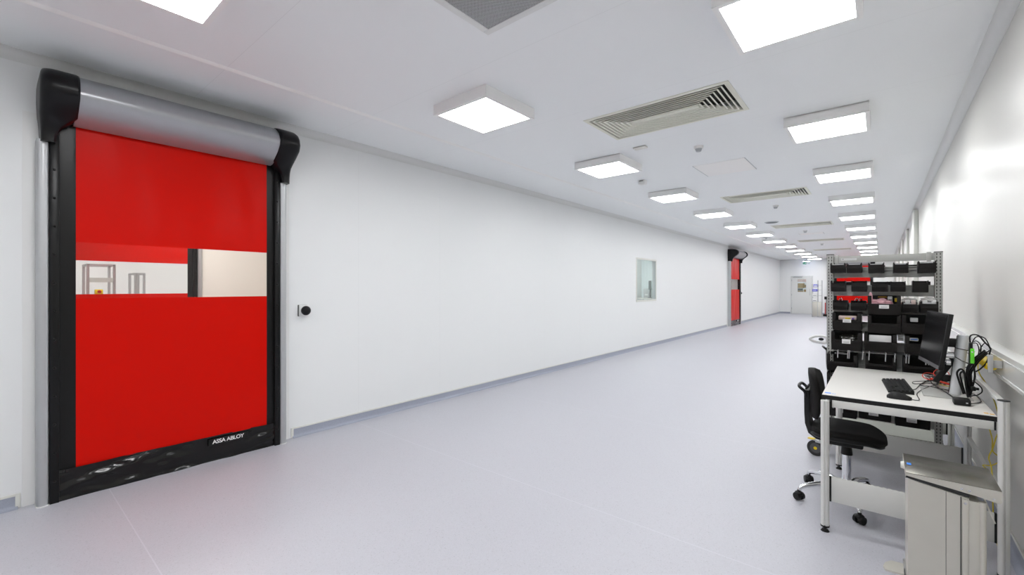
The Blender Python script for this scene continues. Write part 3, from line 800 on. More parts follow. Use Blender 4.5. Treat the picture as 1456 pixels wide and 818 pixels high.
for z0, z1 in ((1.535, 1.622), (1.378, 1.470), (1.222, 1.318), (1.06, 1.16), (.905, 1.0), (.655, .900), (.56, .645), (.335, .43)):
    rail(z0, z1).build('louvre_panel', M['rackgrey'], rk)
    mb = MB(); n_ = 1
    mb.box(XA+.01, XB-.01, -.021, -.006, (z0+z1)/2+.012, (z0+z1)/2+.020, .001); mb.build('hanging_lip', M['rackgrey'], rk)
mb = MB(); mb.box(XA, XB, -.045, -.03, .905, .926, .001); bar = mb.build('hook_bar', mat('dark_grey_bar', (.20, .20, .20), .4), rk)
for x in (-.27, -.205, -.195, -.11, -.07, .03, .085, .15, .165, .26, .275):
    mb = MB(); mb.tube([(x, -.04, .920), (x, -.14, .920), (x, -.272, .921)], .003, n=8, smooth=0); mb.tube([(x, -.274, .872), (x+.001, -.276, .90), (x+.003, -.275, .939)], .0036, n=8, smooth=2); mb.build('hook', M['alu'], bar)
# wheeled base with sloping tray
mb = MB(); mb.box(-.36, .36, -.03, .03, .10, .16, .004); 
for x in (-.34, .34): mb.box(x-.025, x+.025, -.16, .50, .10, .15, .004); mb.box(x-.07 if x < 0 else x, x if x < 0 else x+.07, .44, .50, .118, .15, .004); mb.box(x-.07 if x < 0 else x, x if x < 0 else x+.07, -.17, -.12, .118, .15, .004)
mb.build('base_frame', M['rackgrey'], rk)
mb = MB(); mb.loft([[( -.335, .06, .205), (.335, .06, .205), (.335, .06, .2), (-.335, .06, .2)], [(-.335, .45, .265), (.335, .45, .265), (.335, .45, .26), (-.335, .45, .26)]])
mb.box(-.335, .335, .052, .06, .16, .222, .001); mb.box(-.338, -.334, .06, .46, .16, .28); mb.box(.334, .338, .06, .46, .16, .28); mb.box(-.335, .335, .45, .456, .16, .30); mb.build('base_tray', mat('tray_grey_paint', (.44, .45, .41), .4), rk)
for x, y, rot in ((-.425, -.18, 75), (.39, -.17, 0), (-.40, .48, 0), (.39, .48, 0)):
    cx, cy = x, y; x = y = 0.
    mb = MB(); mb.cyl((x-.014, y, .066), (x+.014, y, .066), .066, n=28); o = mb.build('caster', M['rubber'], rk, 50); o.location = (cx, cy, 0); o.rotation_euler = (0, 0, R(rot))
    mb = MB(); mb.cyl((x-.016, y, .066), (x+.016, y, .066), .042, n=24); mb.build('wheel_disc', M['bezel'], o)
    mb = MB(); mb.cyl((x-.020, y, .066), (x+.020, y, .066), .013, n=16); mb.box(x-.02, x+.02, y+.01, y+.06, .133, .143, .003); mb.build('yellow_brake', M['yellow'], o)
    mb = MB(); mb.box(x-.02, x+.02, y-.022, y+.022, .13, .137); mb.box(x-.02, x+.02, y-.07, y+.0, .118, .134); mb.build('fork', M['alu'], o)
# white loop handle on the left post
mb = MB(); mb.tube([(-.36, 0, 1.005), (-.40, 0, 1.016), (-.45, 0, 1.012), (-.486, 0, .99), (-.47, 0, .972), (-.43, 0, .962), (-.385, 0, .957), (-.36, 0, .965)], .0115, n=10, smooth=5)
mb.box(-.372, -.352, -.012, .012, .955, 1.015, .004); hd = mb.build('loop_handle', M['white'], rk, 60)
mb = MB(); mb.sphere((-.405, -.004, .989), .017, .75, 16, 1.2, .7); mb.build('release_knob', M['black'], hd)

# ---- open-front storage bins
def make_bin(w, h, dp, big):
    """origin: bottom centre at the back (y=0), opening towards -y"""
    root_b = MB(); t_ = .0025
    hf = h*.80 if not big else h*.58
    yb, yf = 0, -dp
    mb = MB()
    sl = .028 if big else .012       # lower front slopes back
    # floor, back
    mb.box(-w/2+.004, w/2-.004, yf+sl, yb, 0, t_)
    mb.box(-w/2, w/2, yb-t_, yb, 0, h)
    for s_ in (-1, 1):               # side walls with stepped front
        x_ = s_*w/2
        prof = [(yb, 0), (yb, h), (yf+.03, h), (yf+.002, h*.99 if big else h*1.0), (yf+.001, hf), (yf, h*.45), (yf+sl, .0)]
        mb.loft([[(x_-s_*0, a, z) for a, z in prof], [(x_-s_*t_, a, z) for a, z in prof]])
    # front: upper lip band and recessed lower face
    mb.box(-w/2, w/2, yf, yf+t_, h*.45, hf)
    mb.loft([[(-w/2, yf+.004, h*.46), (w/2, yf+.004, h*.46), (w/2, yf+.007, h*.46), (-w/2, yf+.007, h*.46)], [(-w/2+.004, yf+sl, 0), (w/2-.004, yf+sl, 0), (w/2-.004, yf+sl+.003, 0), (-w/2+.004, yf+sl+.003, 0)]])
    if big:
        for s_ in (-1, 1): mb.box(min(s_*w/2, s_*(w/2-.024)), max(s_*w/2, s_*(w/2-.024)), yf-.001, yf+.003, h*.42, h, .001)
        for x_ in (-w*.22, w*.22): mb.box(x_-.001, x_+.001, yf-.003, yf, h*.45, hf)
        mb.box(-w/2, w/2, yf-.003, yf, hf-.006, hf, .001)
    else:
        mb.box(-w/2, w/2, yf-.003, yf+.001, hf-.004, hf+.002, .001)
        for s_ in (-1, 1): mb.box(min(s_*w/2, s_*(w/2-.006)), max(s_*w/2, s_*(w/2-.006)), yf-.001, yf+.005, hf, h*1.02)
    return mb.mesh('storage_bin', M['binblack'], 30)
cache = {}
def put_bin(x0, x1, z0, z1, yf, label, group, big, lab=None, card=False):
    w = round(x1-x0, 2); h = round(z1-z0, 2); dp = (YR-.022)-yf
    key = (w, h, round(dp, 2), big)
    if key not in cache: cache[key] = make_bin(w, h, dp, big)
    o = bpy.data.objects.new('storage_bin', cache[key]); COL.objects.link(o)
    o.location = ((x0+x1)/2, YR-.022, z0); tag(o, label, 'storage bin', group)
    if lab:
        a, b_, c_, d_ = lab
        mb = MB(); mb.box(a-(x0+x1)/2, b_-(x0+x1)/2, -dp-.0055, -dp-.0035, c_-z0, d_-z0); l_ = mb.build('label_card', M['label'], o)
        mb = MB()
        for k in range(2): mb.box(a-(x0+x1)/2+.008, b_-(x0+x1)/2-.008, -dp-.0062, -dp-.0055, c_-z0+.006+k*.008, c_-z0+.009+k*.008)
        mb.build('print', M['ink'], l_)
    mb = MB()
    if not card: mb.box(-w/2+.01, w/2-.01, -.006, -.003, h*.8, h*.97)
    if card: mb.box(-w/2+.012, w/2-.012, -dp*.55, -dp*.55+.001, .01, h*.93)
    mb.build('divider' if card else 'rear_tab', M['label'] if card else M['black'], o)
    return o
S = 4.6
small = [(-0.324, -0.229, 1.574, 1.657), (-0.215, -0.118, 1.572, 1.653), (-0.074, 0.022, 1.569, 1.648), (0.078, 0.168, 1.566, 1.648), (0.225, 0.322, 1.562, 1.653),
 (-0.324, -0.224, 1.415, 1.503), (-0.182, -0.087, 1.415, 1.502), (-0.051, 0.044, 1.416, 1.501), (0.061, 0.152, 1.417, 1.5), (0.189, 0.284, 1.412, 1.499),
 (-0.309, -0.21, 1.261, 1.338), (-0.187, -0.091, 1.259, 1.34), (0.128, 0.221, 1.254, 1.335), (0.237, 0.334, 1.252, 1.338)]
posn = ['leftmost', 'second from the left', 'middle', 'fourth from the left', 'rightmost']
for i, r in enumerate(small):
    if i < 5: lb = 'small black open bin, %s in the top row of the rack' % posn[i]
    elif i < 10: lb = 'small black open bin, %s in the second row of the rack' % posn[i-5]
    else: lb = ['small black bin, leftmost in the third row of the rack', 'small black bin just left of the bin with pink wrap', 'small black bin just right of the bin with pink wrap', 'small black bin, rightmost in the third row above the monitor'][i-10]
    put_bin(*r, S, lb, 'small bins on the rack', False, card=(i < 5 or i in (12, 13)))
Lf = 4.52
large = [((-.077, .121, 1.235, 1.384), 'large black bin filled with pink wrap in the third rack row', (-.008, .051, 1.285, 1.313)),
 ((-.309, -.116, 1.099, 1.237), 'large black labelled bin holding a yellow tag, left in the fourth row', (-.237, -.183, 1.164, 1.192)),
 ((-.077, .121, 1.086, 1.224), 'large black bin directly under the pink wrap bin', None),
 ((.129, .305, 1.094, 1.232), 'large black bin behind the top of the monitor in the fourth row', None),
 ((-.314, -.116, .932, 1.082), 'large black labelled bin holding a clear bag, left in the fifth row', (-.242, -.187, .991, 1.026)),
 ((-.099, .097, .941, 1.085), 'large black bin with white papers, middle of the fifth row', None),
 ((.146, .317, .941, 1.084), 'large black bin with a blue and white packet beside the monitor', None),
 ((-.342, -.147, .756, .894), 'large black bin below the hook bar, left in the sixth row', None),
 ((-.094, .097, .769, .902), 'large black bin below the hook bar, middle of the sixth row', None),
 ((.137, .313, .771, .909), 'large black bin below the hook bar, right of the sixth row', None),
 ((-.342, -.147, .599, .74), 'large black bin level with the desktop at the left post', None),
 ((-.33, -.147, .376, .50), 'black labelled bin in the bottom row behind the desk leg', (-.27, -.235, .42, .455)),
 ((-.134, .064, .391, .525), 'black labelled bin, middle of the bottom row under the desktop', (-.072, -.012, .433, .467)),
 ((.089, .286, .376, .536), 'black labelled bin, rightmost of the bottom row under the desktop', (.153, .212, .422, .465))]
for r, lb, la in large: put_bin(*r, Lf, lb, 'large bins on the rack', True, la)

for i, (x, z, lb) in enumerate(((-.27, 1.535, 'black bin on the far side of the rack, top row, left end'), (-.02, 1.535, 'black bin on the far side of the rack, top row, middle'), (.205, 1.535, 'black bin on the far side of the rack, top row, right end'),
        (-.20, 1.398, 'black bin on the far side of the rack, second row, left end'), (.02, 1.398, 'black bin on the far side of the rack, second row, middle'), (.26, 1.398, 'black bin on the far side of the rack, second row, right end'))):
    o = put_bin(x-.0475, x+.0475, z, z+.10, S, lb, 'bins on the far side of the rack', False); o.location.y = YR+.026; o.rotation_euler = (0, 0, PI)
# ---- what the bins hold
def crumple(name, c, sx, sy, sz, m, lab, cat, seed=0, amp=.35):
    mb = MB(); bb = bmesh.new(); bmesh.ops.create_icosphere(bb, subdivisions=4, radius=1)
    for v_ in bb.verts:
        n_ = noise.noise(v_.co*2.1+Vector((seed, 0, 0)))*amp+abs(noise.noise(v_.co*5+Vector((0, seed, 0))))*amp*.6
        v_.co = v_.co*(1+n_)
        v_.co.x = max(-1.05, min(1.05, v_.co.x)); v_.co.y = max(-1.05, min(1.05, v_.co.y)); v_.co.z = max(-.8, v_.co.z)
    mb.add(bb, Matrix.Translation(c) @ Matrix.Diagonal((sx, sy, sz, 1)))
    o = mb.build(name, m, None, 25); tag(o, lab, cat); return o
crumple('antistatic_bag', (.0, 4.62, 1.318), .075, .07, .038, M['pinkbag'], 'pink antistatic wrap heaped in the large third row bin', 'bag', 1)
crumple('antistatic_bag', (-.06, 4.60, 1.36), .012, .02, .045, M['pinkbag'], 'pink pointed corner of wrap sticking up from the third row bin', 'bag', 5)
crumple('clear_bag', (-.20, 4.62, 1.02), .075, .07, .035, M['gbag'], 'crumpled clear bag in the labelled fifth row bin', 'bag', 3)
def item(name, q, m, lab, cat, bev=.003, sub=None):
    mb = MB(); mb.box(*q, bev); o = mb.build(name, M[m]); tag(o, lab, cat)
    if sub:
        mb = MB(); mb.box(*sub[0], .0005); mb.build(sub[2], M[sub[1]], o)
    return o
crumple('clear_bag', (.175, 4.70, 1.345), .045, .03, .022, M['gbag2'], 'crumpled clear film above the bin right of the pink wrap', 'bag', 7)
crumple('clear_bag', (.285, 4.70, 1.350), .045, .03, .022, M['gbag2'], 'crumpled clear film above the rightmost third row bin', 'bag', 9)
item('yellow_tag', (-.225, -.19, 4.575, 4.60, 1.187, 1.20), 'yellow', 'small yellow tag in the left bin of the fourth row', 'tag')
item('purple_label', (-.18, -.165, 4.575, 4.60, 1.185, 1.20), 'purple', 'small purple label piece in the left bin of the fourth row', 'label')
item('parts_tray', (-.27, -.15, 4.60, 4.70, 1.18, 1.212), 'pinkpaper', 'pale pink packet in the left bin of the fourth row', 'packet')
item('paper_stack', (-.07, .066, 4.555, 4.57, .96, 1.07), 'label', 'white papers in the middle bin of the fifth row', 'papers')
item('white_card', (.105, .14, 4.62, 4.63, 1.03, 1.078), 'label', 'white card with black strokes between two fifth row bins', 'card', .001, ((.11, .135, 4.618, 4.62, 1.045, 1.051), 'ink', 'strokes'))
item('parts_packet', (.17, .225, 4.60, 4.625, 1.035, 1.06), 'label', 'blue and white packet in the fifth row bin beside the monitor', 'packet', .006, ((.18, .22, 4.598, 4.60, 1.045, 1.053), 'blueink', 'blue_stripe'))
item('white_box', (.18, .225, 4.66, 4.70, 1.18, 1.212), 'label', 'white box in the fourth row bin left of the monitor', 'box')
item('clamp_tool', (-.02, .04, 4.705, 4.73, 1.35, 1.378), 'black', 'black clamp with orange strip behind the pink wrap', 'tool', .003, ((-.015, .04, 4.70, 4.705, 1.369, 1.376), 'orange', 'orange_strip'))
item('gauge_tool', (.045, .075, 4.70, 4.73, 1.325, 1.378), 'label', 'white fitting with black bar behind the pink wrap', 'tool', .003, ((.05, .072, 4.697, 4.70, 1.345, 1.352), 'edge', 'bar'))
item('gauge_block', (.088, .105, 4.70, 4.73, 1.335, 1.365), 'yellow', 'small yellow block behind the pink wrap', 'block')
for i, (x, n_) in enumerate(((-.262, 'left'), (-.155, 'left middle'), (-.13, 'right middle'))):
    mb = MB(); mb.tube([(x, 4.68, 1.30), (x-.006, 4.68, 1.345), (x+.008, 4.68, 1.358), (x+.012, 4.68, 1.33)], .004, n=8)
    o = mb.build('wire_clip', M['chrome']); tag(o, ['bright metal clip standing in the leftmost third row bin', 'bright metal clip in the second third row bin, its left one', 'bright metal clip in the second third row bin, its right one'][i], 'clip', 'metal clips in the third row')
for i, x in enumerate((.15, .185, .25, .30)):
    item('parts_bag', (x, x+.028, 4.66, 4.675, 1.30, 1.352), 'label' if i != 1 else 'pinkpaper', ['white packet at the left of the bin right of the pink wrap', 'pinkish packet in the bin right of the pink wrap', 'white packet at the left of the rightmost third row bin', 'white packet at the right of the rightmost third row bin'][i], 'packet', .004)
mb = MB(); mb.cyl((-.30, 4.70, .885), (-.29, 4.70, .885), .022, n=20); o = mb.build('tape_roll', M['chrome']); tag(o, 'round shiny reel on the hook bar beside the left post', 'reel')
mb = MB(); mb.cyl((-.285, 4.70, .888), (-.21, 4.70, .884), .008, n=12); mb.build('spindle', M['alup'], o)

# ------------------------------------------------------------------ things on the desk
ZT = .8075
kb = empty('keyboard', (.082, 3.765, ZT), R(4.)); tag(kb, 'black full-size keyboard on the near desk', 'keyboard')
mb = MB(); mb.prism([(-.066, 0), (-.066, .007), (.058, .020), (.064, .020), (.064, 0)], 'y', -.225, .225); mb.build('case', M['black'], kb)
for nm, k0, k1 in (('main_key_block', 0, 15), ('navigation_key_block', 15, 18), ('number_key_block', 18, 22)):
    mb = MB(); ya, yb = .224-k0*.0205-(.004 if k0 else 0)-(.004 if k0 > 15 else 0), .224-k1*.0205+.002-(.004 if k0 else 0)-(.004 if k0 > 15 else 0)
    mb.obox(Matrix.Translation((.0, (ya+yb)/2, .0145)) @ Matrix.Rotation(R(-5.7), 4, 'Y'), .128, ya-yb, .002)
    for r_i in range(6):
        xx = -.060+r_i*.0205+(.004 if r_i == 5 else 0)
        for k in range(k0, k1):
            if k0 == 15 and r_i == 2: continue
            if k0 == 15 and r_i in (1,) and k != 16: continue
            if r_i == 0 and 3 <= k <= 8: continue
            y_ = .2145-k*.0205-(.004 if k0 else 0)-(.004 if k0 > 15 else 0)
            mb.obox(Matrix.Translation((xx+.007, y_, .0145+r_i*.0020)) @ Matrix.Rotation(R(-5.7), 4, 'Y'), .0168, .0168, .006, .0015, 1)
        if r_i == 0 and k0 == 0: mb.obox(Matrix.Translation((xx+.007, .2145-5.5*.0205, .0145)) @ Matrix.Rotation(R(-5.7), 4, 'Y'), .0168, .118, .006, .0015, 1)
    mb.build(nm, M['key'], kb)
kb.scale = (.92, .95, .95)
ms = empty('computer_mouse', (.083, 3.385, ZT)); tag(ms, 'black wired mouse on the near desk in front of the keyboard', 'mouse')
rings = []
for k in range(11):
    t_ = k/10; x_ = -.055+.11*t_; hh = .012+.028*math.sin(PI*min(1, (.12+.95*(1-t_)**1.1 if t_ > .35 else .55*t_/.35+.1*0+.25)))*(1 if t_ < .35 else 1)
    hh = .008+.030*(math.sin(PI*min(.5, t_*1.3+.06)) if t_ < .36 else math.cos((t_-.36)/.64*PI/2*.86))
    wd = .030*(1-.9*(abs(2*t_-1)**4)) if k not in (0, 10) else .008
    wd = max(.006, .031*(1-abs(2*t_-1)**4)**.5)
    rings.append([(x_, wd*math.cos(a), max(0.0, hh*math.sin(a)) if a < PI+.01 else 0.0) for a in [PI*j/10 for j in range(11)]])
mb = MB(); mb.loft(rings); mb.build('shell', M['black'], ms, 60)
mb = MB(); mb.cyl((.022, -.003, .030), (.022, .003, .030), .007, n=12); mb.build('scroll_wheel', M['rubber'], ms)

# monitor (leaning back, turned slightly)
ctr = Vector((.253, 3.847, 1.128))
ex = Vector((.072, -.53, 0)).normalized(); ez = Vector((.045, 0, .333)).normalized(); en = ex.cross(ez).normalized()
if en.x > 0: en = -en
ez = en.cross(ex).normalized()
if ez.z < 0: ez = -ez
mo = empty('computer_monitor', (0, 0, 0)); tag(mo, 'black flat computer monitor seen at a slant on the near desk', 'monitor')
mo.matrix_world = Matrix.Translation(ctr) @ Matrix((ex, ez, en)).transposed().to_4x4()
mb = MB(); mb.box(-.240, .240, -.168, .168, -.022, 0, .003); mb.build('casing', M['black'], mo)
mb = MB(); mb.box(-.230, .230, -.142, .160, .0003, .0012); mb.build('screen', M['screen'], mo)
mb = MB(); mb.box(-.234, .234, -.164, -.144, .0003, .0022); mb.build('lower_bezel', mat('silver_grey_bezel', (.11, .11, .115), .4), mo)
mb = MB(); mb.box(-.13, .13, -.11, .11, -.042, -.020, .01); mb.build('rear_housing', M['black'], mo)

# stand column with base plate, arm
st = empty('monitor_stand', (.355, 3.715, ZT)); tag(st, 'pale grey oval monitor stand column on a flat base plate', 'monitor stand')
rings = []
for z, dx in ((.006, -.014), (.36, .022)):
    rings.append([(dx+.026*math.cos(a), .034*math.sin(a), z+.0*math.cos(a)) for a in [2*PI*k/32 for k in range(32)]])
mb = MB(); mb.loft(rings); mb.build('column', M['column'], st, 50)
mb = MB(); mb.loft([[(-.042, -.004, .01), (-.042, .004, .01), (-.034, .004, .01), (-.034, -.004, .01)], [(-.006, -.004, .355), (-.006, .004, .355), (.0, .004, .355), (.0, -.004, .355)]]); mb.build('cable_slot', M['black'], st)
mb = MB(); mb.box(-.16, .05, -.15, .15, 0, .007, .002); mb.build('base_plate', mat('grey_base_plate', (.50, .50, .475), .35, .3), st)
mb = MB(); mb.box(-.075, -.005, .0, .06, .285, .335, .004); mb.obox(Matrix.Translation((-.04, .03, .17)) @ Matrix.Rotation(R(28), 4, 'Y'), .03, .03, .24, .006)
mb.box(-.07, -.02, .03, .06, .07, .11, .006); mb.build('tilt_arm', M['black'], st)
mb = MB(); mb.cyl((-.055, -.02, .235), (-.02, -.02, .235), .016, n=16); mb.cyl((-.05, .02, .19), (-.03, .02, .19), .02, n=16); mb.build('pivot', M['chrome'], st)
gb = empty('green_device', (.399, 3.60, 1.062)); tag(gb, 'bright lime green box strapped to the monitor stand column', 'electronic device')
mb = MB(); mb.box(-.011, .004, -.016, .03, -.046, .046, .002); mb.build('black_shell', M['black'], gb)
mb = MB(); mb.box(-.008, .0085, -.019, -.0155, -.042, .042, .002); mb.build('green_face', M['green'], gb)
mb = MB(); mb.box(-.003, .003, -.021, -.0185, .018, .026, .0008); mb.build('button', M['chrome'], gb)
ps = empty('power_adapter', (.345, 3.43, ZT)); tag(ps, 'black power adapter brick lying on the near desk', 'power adapter')
mb = MB(); mb.box(-.037, .03, -.03, .045, 0, .034, .006); mb.build('brick', M['black'], ps)
mb = MB(); mb.box(.01, .018, -.0315, -.0295, .014, .02); mb.build('indicator', M['smoke'], ps)

def cable(pts, r, m, name, lab, cat='cable', group=None, smooth=5):
    mb = MB(); mb.tube(pts, r, n=8, smooth=smooth); o = mb.build(name, M[m], None, 70); tag(o, lab, cat, group); return o
G1 = 'black cables looped beside the monitor stand'
cable([(0.399, 3.62, 1.112), (0.393, 3.62, 1.164), (0.407, 3.62, 1.181), (0.43, 3.62, 1.174), (0.452, 3.62, 1.14), (0.473, 3.62, 1.11), (0.471, 3.62, 1.082), (0.46, 3.62, 1.03), (0.438, 3.62, 0.992), (0.416, 3.62, 0.969)], .0038, 'cable', 'black_cable', 'black cable arching highest from the green box to the right', 'cable', G1)
cable([(0.403, 3.66, 1.12), (0.42, 3.66, 1.162), (0.443, 3.66, 1.168), (0.462, 3.66, 1.153), (0.476, 3.66, 1.114), (0.481, 3.66, 1.099), (0.462, 3.66, 1.077), (0.445, 3.66, 1.051)], .0028, 'cable', 'black_cable', 'second highest black cable arch, reaching furthest right', 'cable', G1)
cable([(0.404, 3.64, 1.134), (0.421, 3.64, 1.144), (0.435, 3.64, 1.129), (0.44, 3.64, 1.105), (0.437, 3.64, 1.073)], .0026, 'cable', 'black_cable', 'small black cable arch inside the two highest ones', 'cable', G1)
cable([(0.402, 3.6, 1.134), (0.419, 3.6, 1.132), (0.427, 3.6, 1.1), (0.424, 3.6, 1.064)], .0026, 'cable', 'black_cable', 'smallest black cable arch right beside the green box', 'cable', G1)
cable([(0.445, 3.68, 1.061), (0.442, 3.68, 1.093), (0.456, 3.68, 1.127), (0.47, 3.68, 1.124), (0.481, 3.68, 1.097)], .0026, 'cable', 'black_cable', 'black cable arch bending right towards the wall', 'cable', G1)
B = [(0.454, 3.6, 1.091), (0.433, 3.6, 1.065), (0.413, 3.6, 1.039), (0.394, 3.6, 1.005), (0.383, 3.6, 0.964), (0.388, 3.6, 0.904), (0.386, 3.6, 0.83)]
for i, (dx, dy, dz, lb) in enumerate(((0, 0, 0, 'thick black lead running diagonally below the green box'), (.009, .01, -.007, 'thick black lead bundled on the right of the diagonal one'), (-.004, .014, .006, 'thick black lead bundled behind the diagonal one'), (.018, .02, -.01, 'thick black lead, lowest of the diagonal bundle'))):
    cable([(p[0]+dx*(1-abs(k-3)/6), p[1]+dy, p[2]+dz) for k, p in enumerate(B)], .0044, 'cable', 'black_cable', lb, 'cable', G1)
cable([(0.364, 3.58, 0.842), (0.344, 3.58, 0.922), (0.338, 3.58, 0.961), (0.353, 3.58, 0.983), (0.367, 3.58, 0.965), (0.372, 3.58, 0.905), (0.381, 3.58, 0.829)], .0048, 'cable', 'black_cable', 'black cable hanging in a narrow loop before the column', 'cable', G1)
cable([(0.372, 3.6, 0.84), (0.356, 3.6, 0.92), (0.352, 3.6, 0.951), (0.362, 3.6, 0.967), (0.372, 3.6, 0.945), (0.38, 3.6, 0.895), (0.385, 3.6, 0.829)], .0042, 'cable', 'black_cable', 'smaller black loop nested in the narrow loop', 'cable', G1)
cable([(0.405, 3.6, 1.015), (0.411, 3.6, 0.947), (0.402, 3.6, 0.886), (0.391, 3.6, 0.827)], .0045, 'cable', 'black_cable', 'black lead hanging straight down right of the bundle', 'cable', G1)
cable([(0.397, 3.55, 0.93), (0.421, 3.55, 0.905), (0.432, 3.55, 0.888), (0.432, 3.55, 0.868), (0.416, 3.55, 0.85), (0.397, 3.55, 0.843), (.375, 3.55, .83)], .003, 'cable', 'black_cable', 'thin black cable curling right above the adapter', 'cable', G1)
cable([(0.376, 3.43, 0.82), (0.405, 3.50, 0.813), (0.43, 3.561, 0.812), (0.436, 3.67, 0.812), (0.43, 3.78, 0.812), (0.41, 3.789, 0.812), (0.40, 3.691, 0.812), (0.40, 3.64, 0.812)], .003, 'cable', 'black_cable', 'black cable coiled flat on the desk right edge', 'cable', 'black cables lying on the near desk')
mb = MB(); mb.box(.392, .412, 3.56, 3.60, .868, .89, .004); mb.box(.41, .425, 3.57, 3.59, .872, .886, .003); o = mb.build('power_plug', M['black']); tag(o, 'black power plug hanging in the cable tangle above the adapter', 'plug')
mb = MB(); mb.box(.388, .402, 3.585, 3.62, 1.10, 1.135, .003); o = mb.build('cable_connector', M['black']); tag(o, 'black connector plugged into the top of the green box', 'connector')
G2 = 'black cables lying on the near desk'
cable([(0.146, 3.708, 0.811), (0.17, 3.753, 0.811), (0.194, 3.903, 0.811), (0.213, 4.001, 0.813), (0.245, 4.12, 0.815), (0.29, 4.30, 0.817), (0.32, 4.40, 0.82)], .0022, 'cable', 'black_cable', 'thin keyboard cable trailing to the stand', 'cable', G2)
cable([(0.139, 3.385, 0.811), (0.169, 3.396, 0.811), (0.167, 3.543, 0.811), (0.175, 3.641, 0.811), (0.203, 3.761, 0.813), (0.242, 3.87, 0.818), (0.284, 3.957, 0.818)], .0022, 'cable', 'black_cable', 'thin mouse cable bending round to the stand', 'cable', G2)
cable([(0.334, 4.097, 0.814), (0.289, 4.175, 0.814), (0.232, 4.097, 0.814), (0.172, 4.018, 0.814), (0.172, 3.933, 0.814), (0.243, 3.992, 0.816), (0.307, 3.965, 0.82), (0.334, 3.935, 0.82)], .0022, 'cable', 'black_cable', 'black cable in a long flat loop left of the stand', 'cable', G2)
cable([(0.263, 4.206, 0.82), (0.26, 3.999, 0.82), (0.281, 3.831, 0.82), (0.308, 3.663, 0.82), (0.328, 3.48, 0.82)], .003, 'cable', 'black_cable', 'black cable crossing the base plate to the adapter', 'cable', G2)
cable([(0.325, 3.792, 0.818), (0.281, 3.829, 0.818), (0.242, 3.873, 0.818), (0.209, 3.871, 0.817), (0.203, 3.947, 0.815), (0.27, 4.146, 0.816)], .0026, 'cable', 'black_cable', 'black cable crossing over the base plate back corner', 'cable', G2)
for i in range(5):
    rr = random.Random(20+i); pts = []
    for k in range(7):
        pts.append((.22+.10*rr.random()+.012*k, 3.95+.38*rr.random(), .818+.03*rr.random()))
    cable(pts, .0028, 'cable', 'black_cable', ['tangled black cable under the monitor, uppermost', 'tangled black cable under the monitor nearest its corner', 'tangled black cable beside the red coil', 'tangled black cable behind the red coil', 'tangled black cable leading to the column foot'][i], 'cable', G2)
def ring(c, rx, rz, tilt, r, name, lab, n=20):
    mb = MB(); pts = []
    for k in range(n):
        a = 2*PI*k/n; pts.append((c[0]+rx*math.cos(a), c[1]+tilt*math.sin(a), c[2]+rz*math.sin(a)))
    mb.tube(pts, r, n=8, smooth=2, closed=True); o = mb.build(name, M['redcable'], None, 70); tag(o, lab, 'cable', 'red cable rings'); return o
ring((.253, 4.08, .852), .034, .018, .03, .0024, 'red_cable', 'red cable ring furthest left under the monitor')
ring((.309, 4.05, .878), .037, .026, .03, .0024, 'red_cable', 'upright red cable ring behind the monitor corner')
cable([(.262, 4.05, .84), (.285, 3.98, .845), (.31, 3.93, .842), (.338, 3.90, .838)], .0075, 'redcable', 'red_cable_bundle', 'thick bundle of red cable between stand and monitor', 'cable')
cable([(.29, 3.92, .829), (.315, 3.89, .829), (.338, 3.86, .83)], .0028, 'yellowcable', 'yellow_cable', 'short yellow lead under the red bundle', 'cable')
# straps round the column
mb = MB()
for z, dz in ((.279, -.006), (.215, -.02)):
    dx = -.014+.036*z/.36
    pts = [(.355+dx+.0285*math.cos(a), 3.715+.0365*math.sin(a), ZT+z+dz*math.cos(a)) for a in [2*PI*k/20 for k in range(20)]]
    pts = [(p[0]+(.022 if p[0] > .375 and p[1] < 3.70 else 0), p[1]-(.06 if p[0] > .375 and p[1] < 3.70 else 0), p[2]) for p in pts]
    mb.tube(pts, .0022, n=6, smooth=2, closed=True)
o = mb.build('cable_strap', M['cable'], None, 60); tag(o, 'black straps tying the green box to the grey column', 'strap')

# ------------------------------------------------------------------ wall trunking with plug
tk = MB(); pr = [(XR, .93), (XR, 1.10), (.512, 1.098), (.503, 1.092), (.503, .952), (.510, .944), (.53, .93)]
tk.prism(pr, 'y', -.6, 11.4); o = trim(tk, mat('glossy_trunking', (.66, .66, .63), .14))
mb = MB(); mb.box(.500, .5035, -.6, 11.4, 1.062, 1.066); mb.box(.500, .5035, -.6, 11.4, .968, .972); mb.build('cover_ridge', M['trim'], o)
pg = empty('plug_and_socket', (.502, 3.62, 1.035)); tag(pg, 'yellow round industrial plug in a pale bracket on the wall trunking', 'plug')
mb = MB(); mb.cyl((-.028, .0, -.022), (-.028, .20, -.022), .029, n=20); mb.cyl((-.028, -.06, -.022), (-.028, .0, -.022), .019, n=16); mb.build('yellow_body', M['yellow'], pg, 50)
mb = MB(); mb.box(-.056, -.036, -.145, -.125, -.045, .05, .003); mb.box(-.036, .0, -.130, -.112, -.020, .022, .004); mb.box(-.04, -.01, -.115, -.03, -.012, .008, .004); mb.build('bracket', mat('bracket_grey', (.42, .42, .41), .45), pg)
G3 = 'yellow cables behind the near desk'
cable([(0.468, 3.95, 1.01), (0.462, 3.93, 0.96), (0.466, 3.9, 0.92), (0.489, 3.88, 0.87), (.50, 3.7, .80), (.50, 3.55, .72)], .003, 'yellowcable', 'yellow_cable', 'yellow cable dropping from the trunking behind the desk top', 'cable', G3)
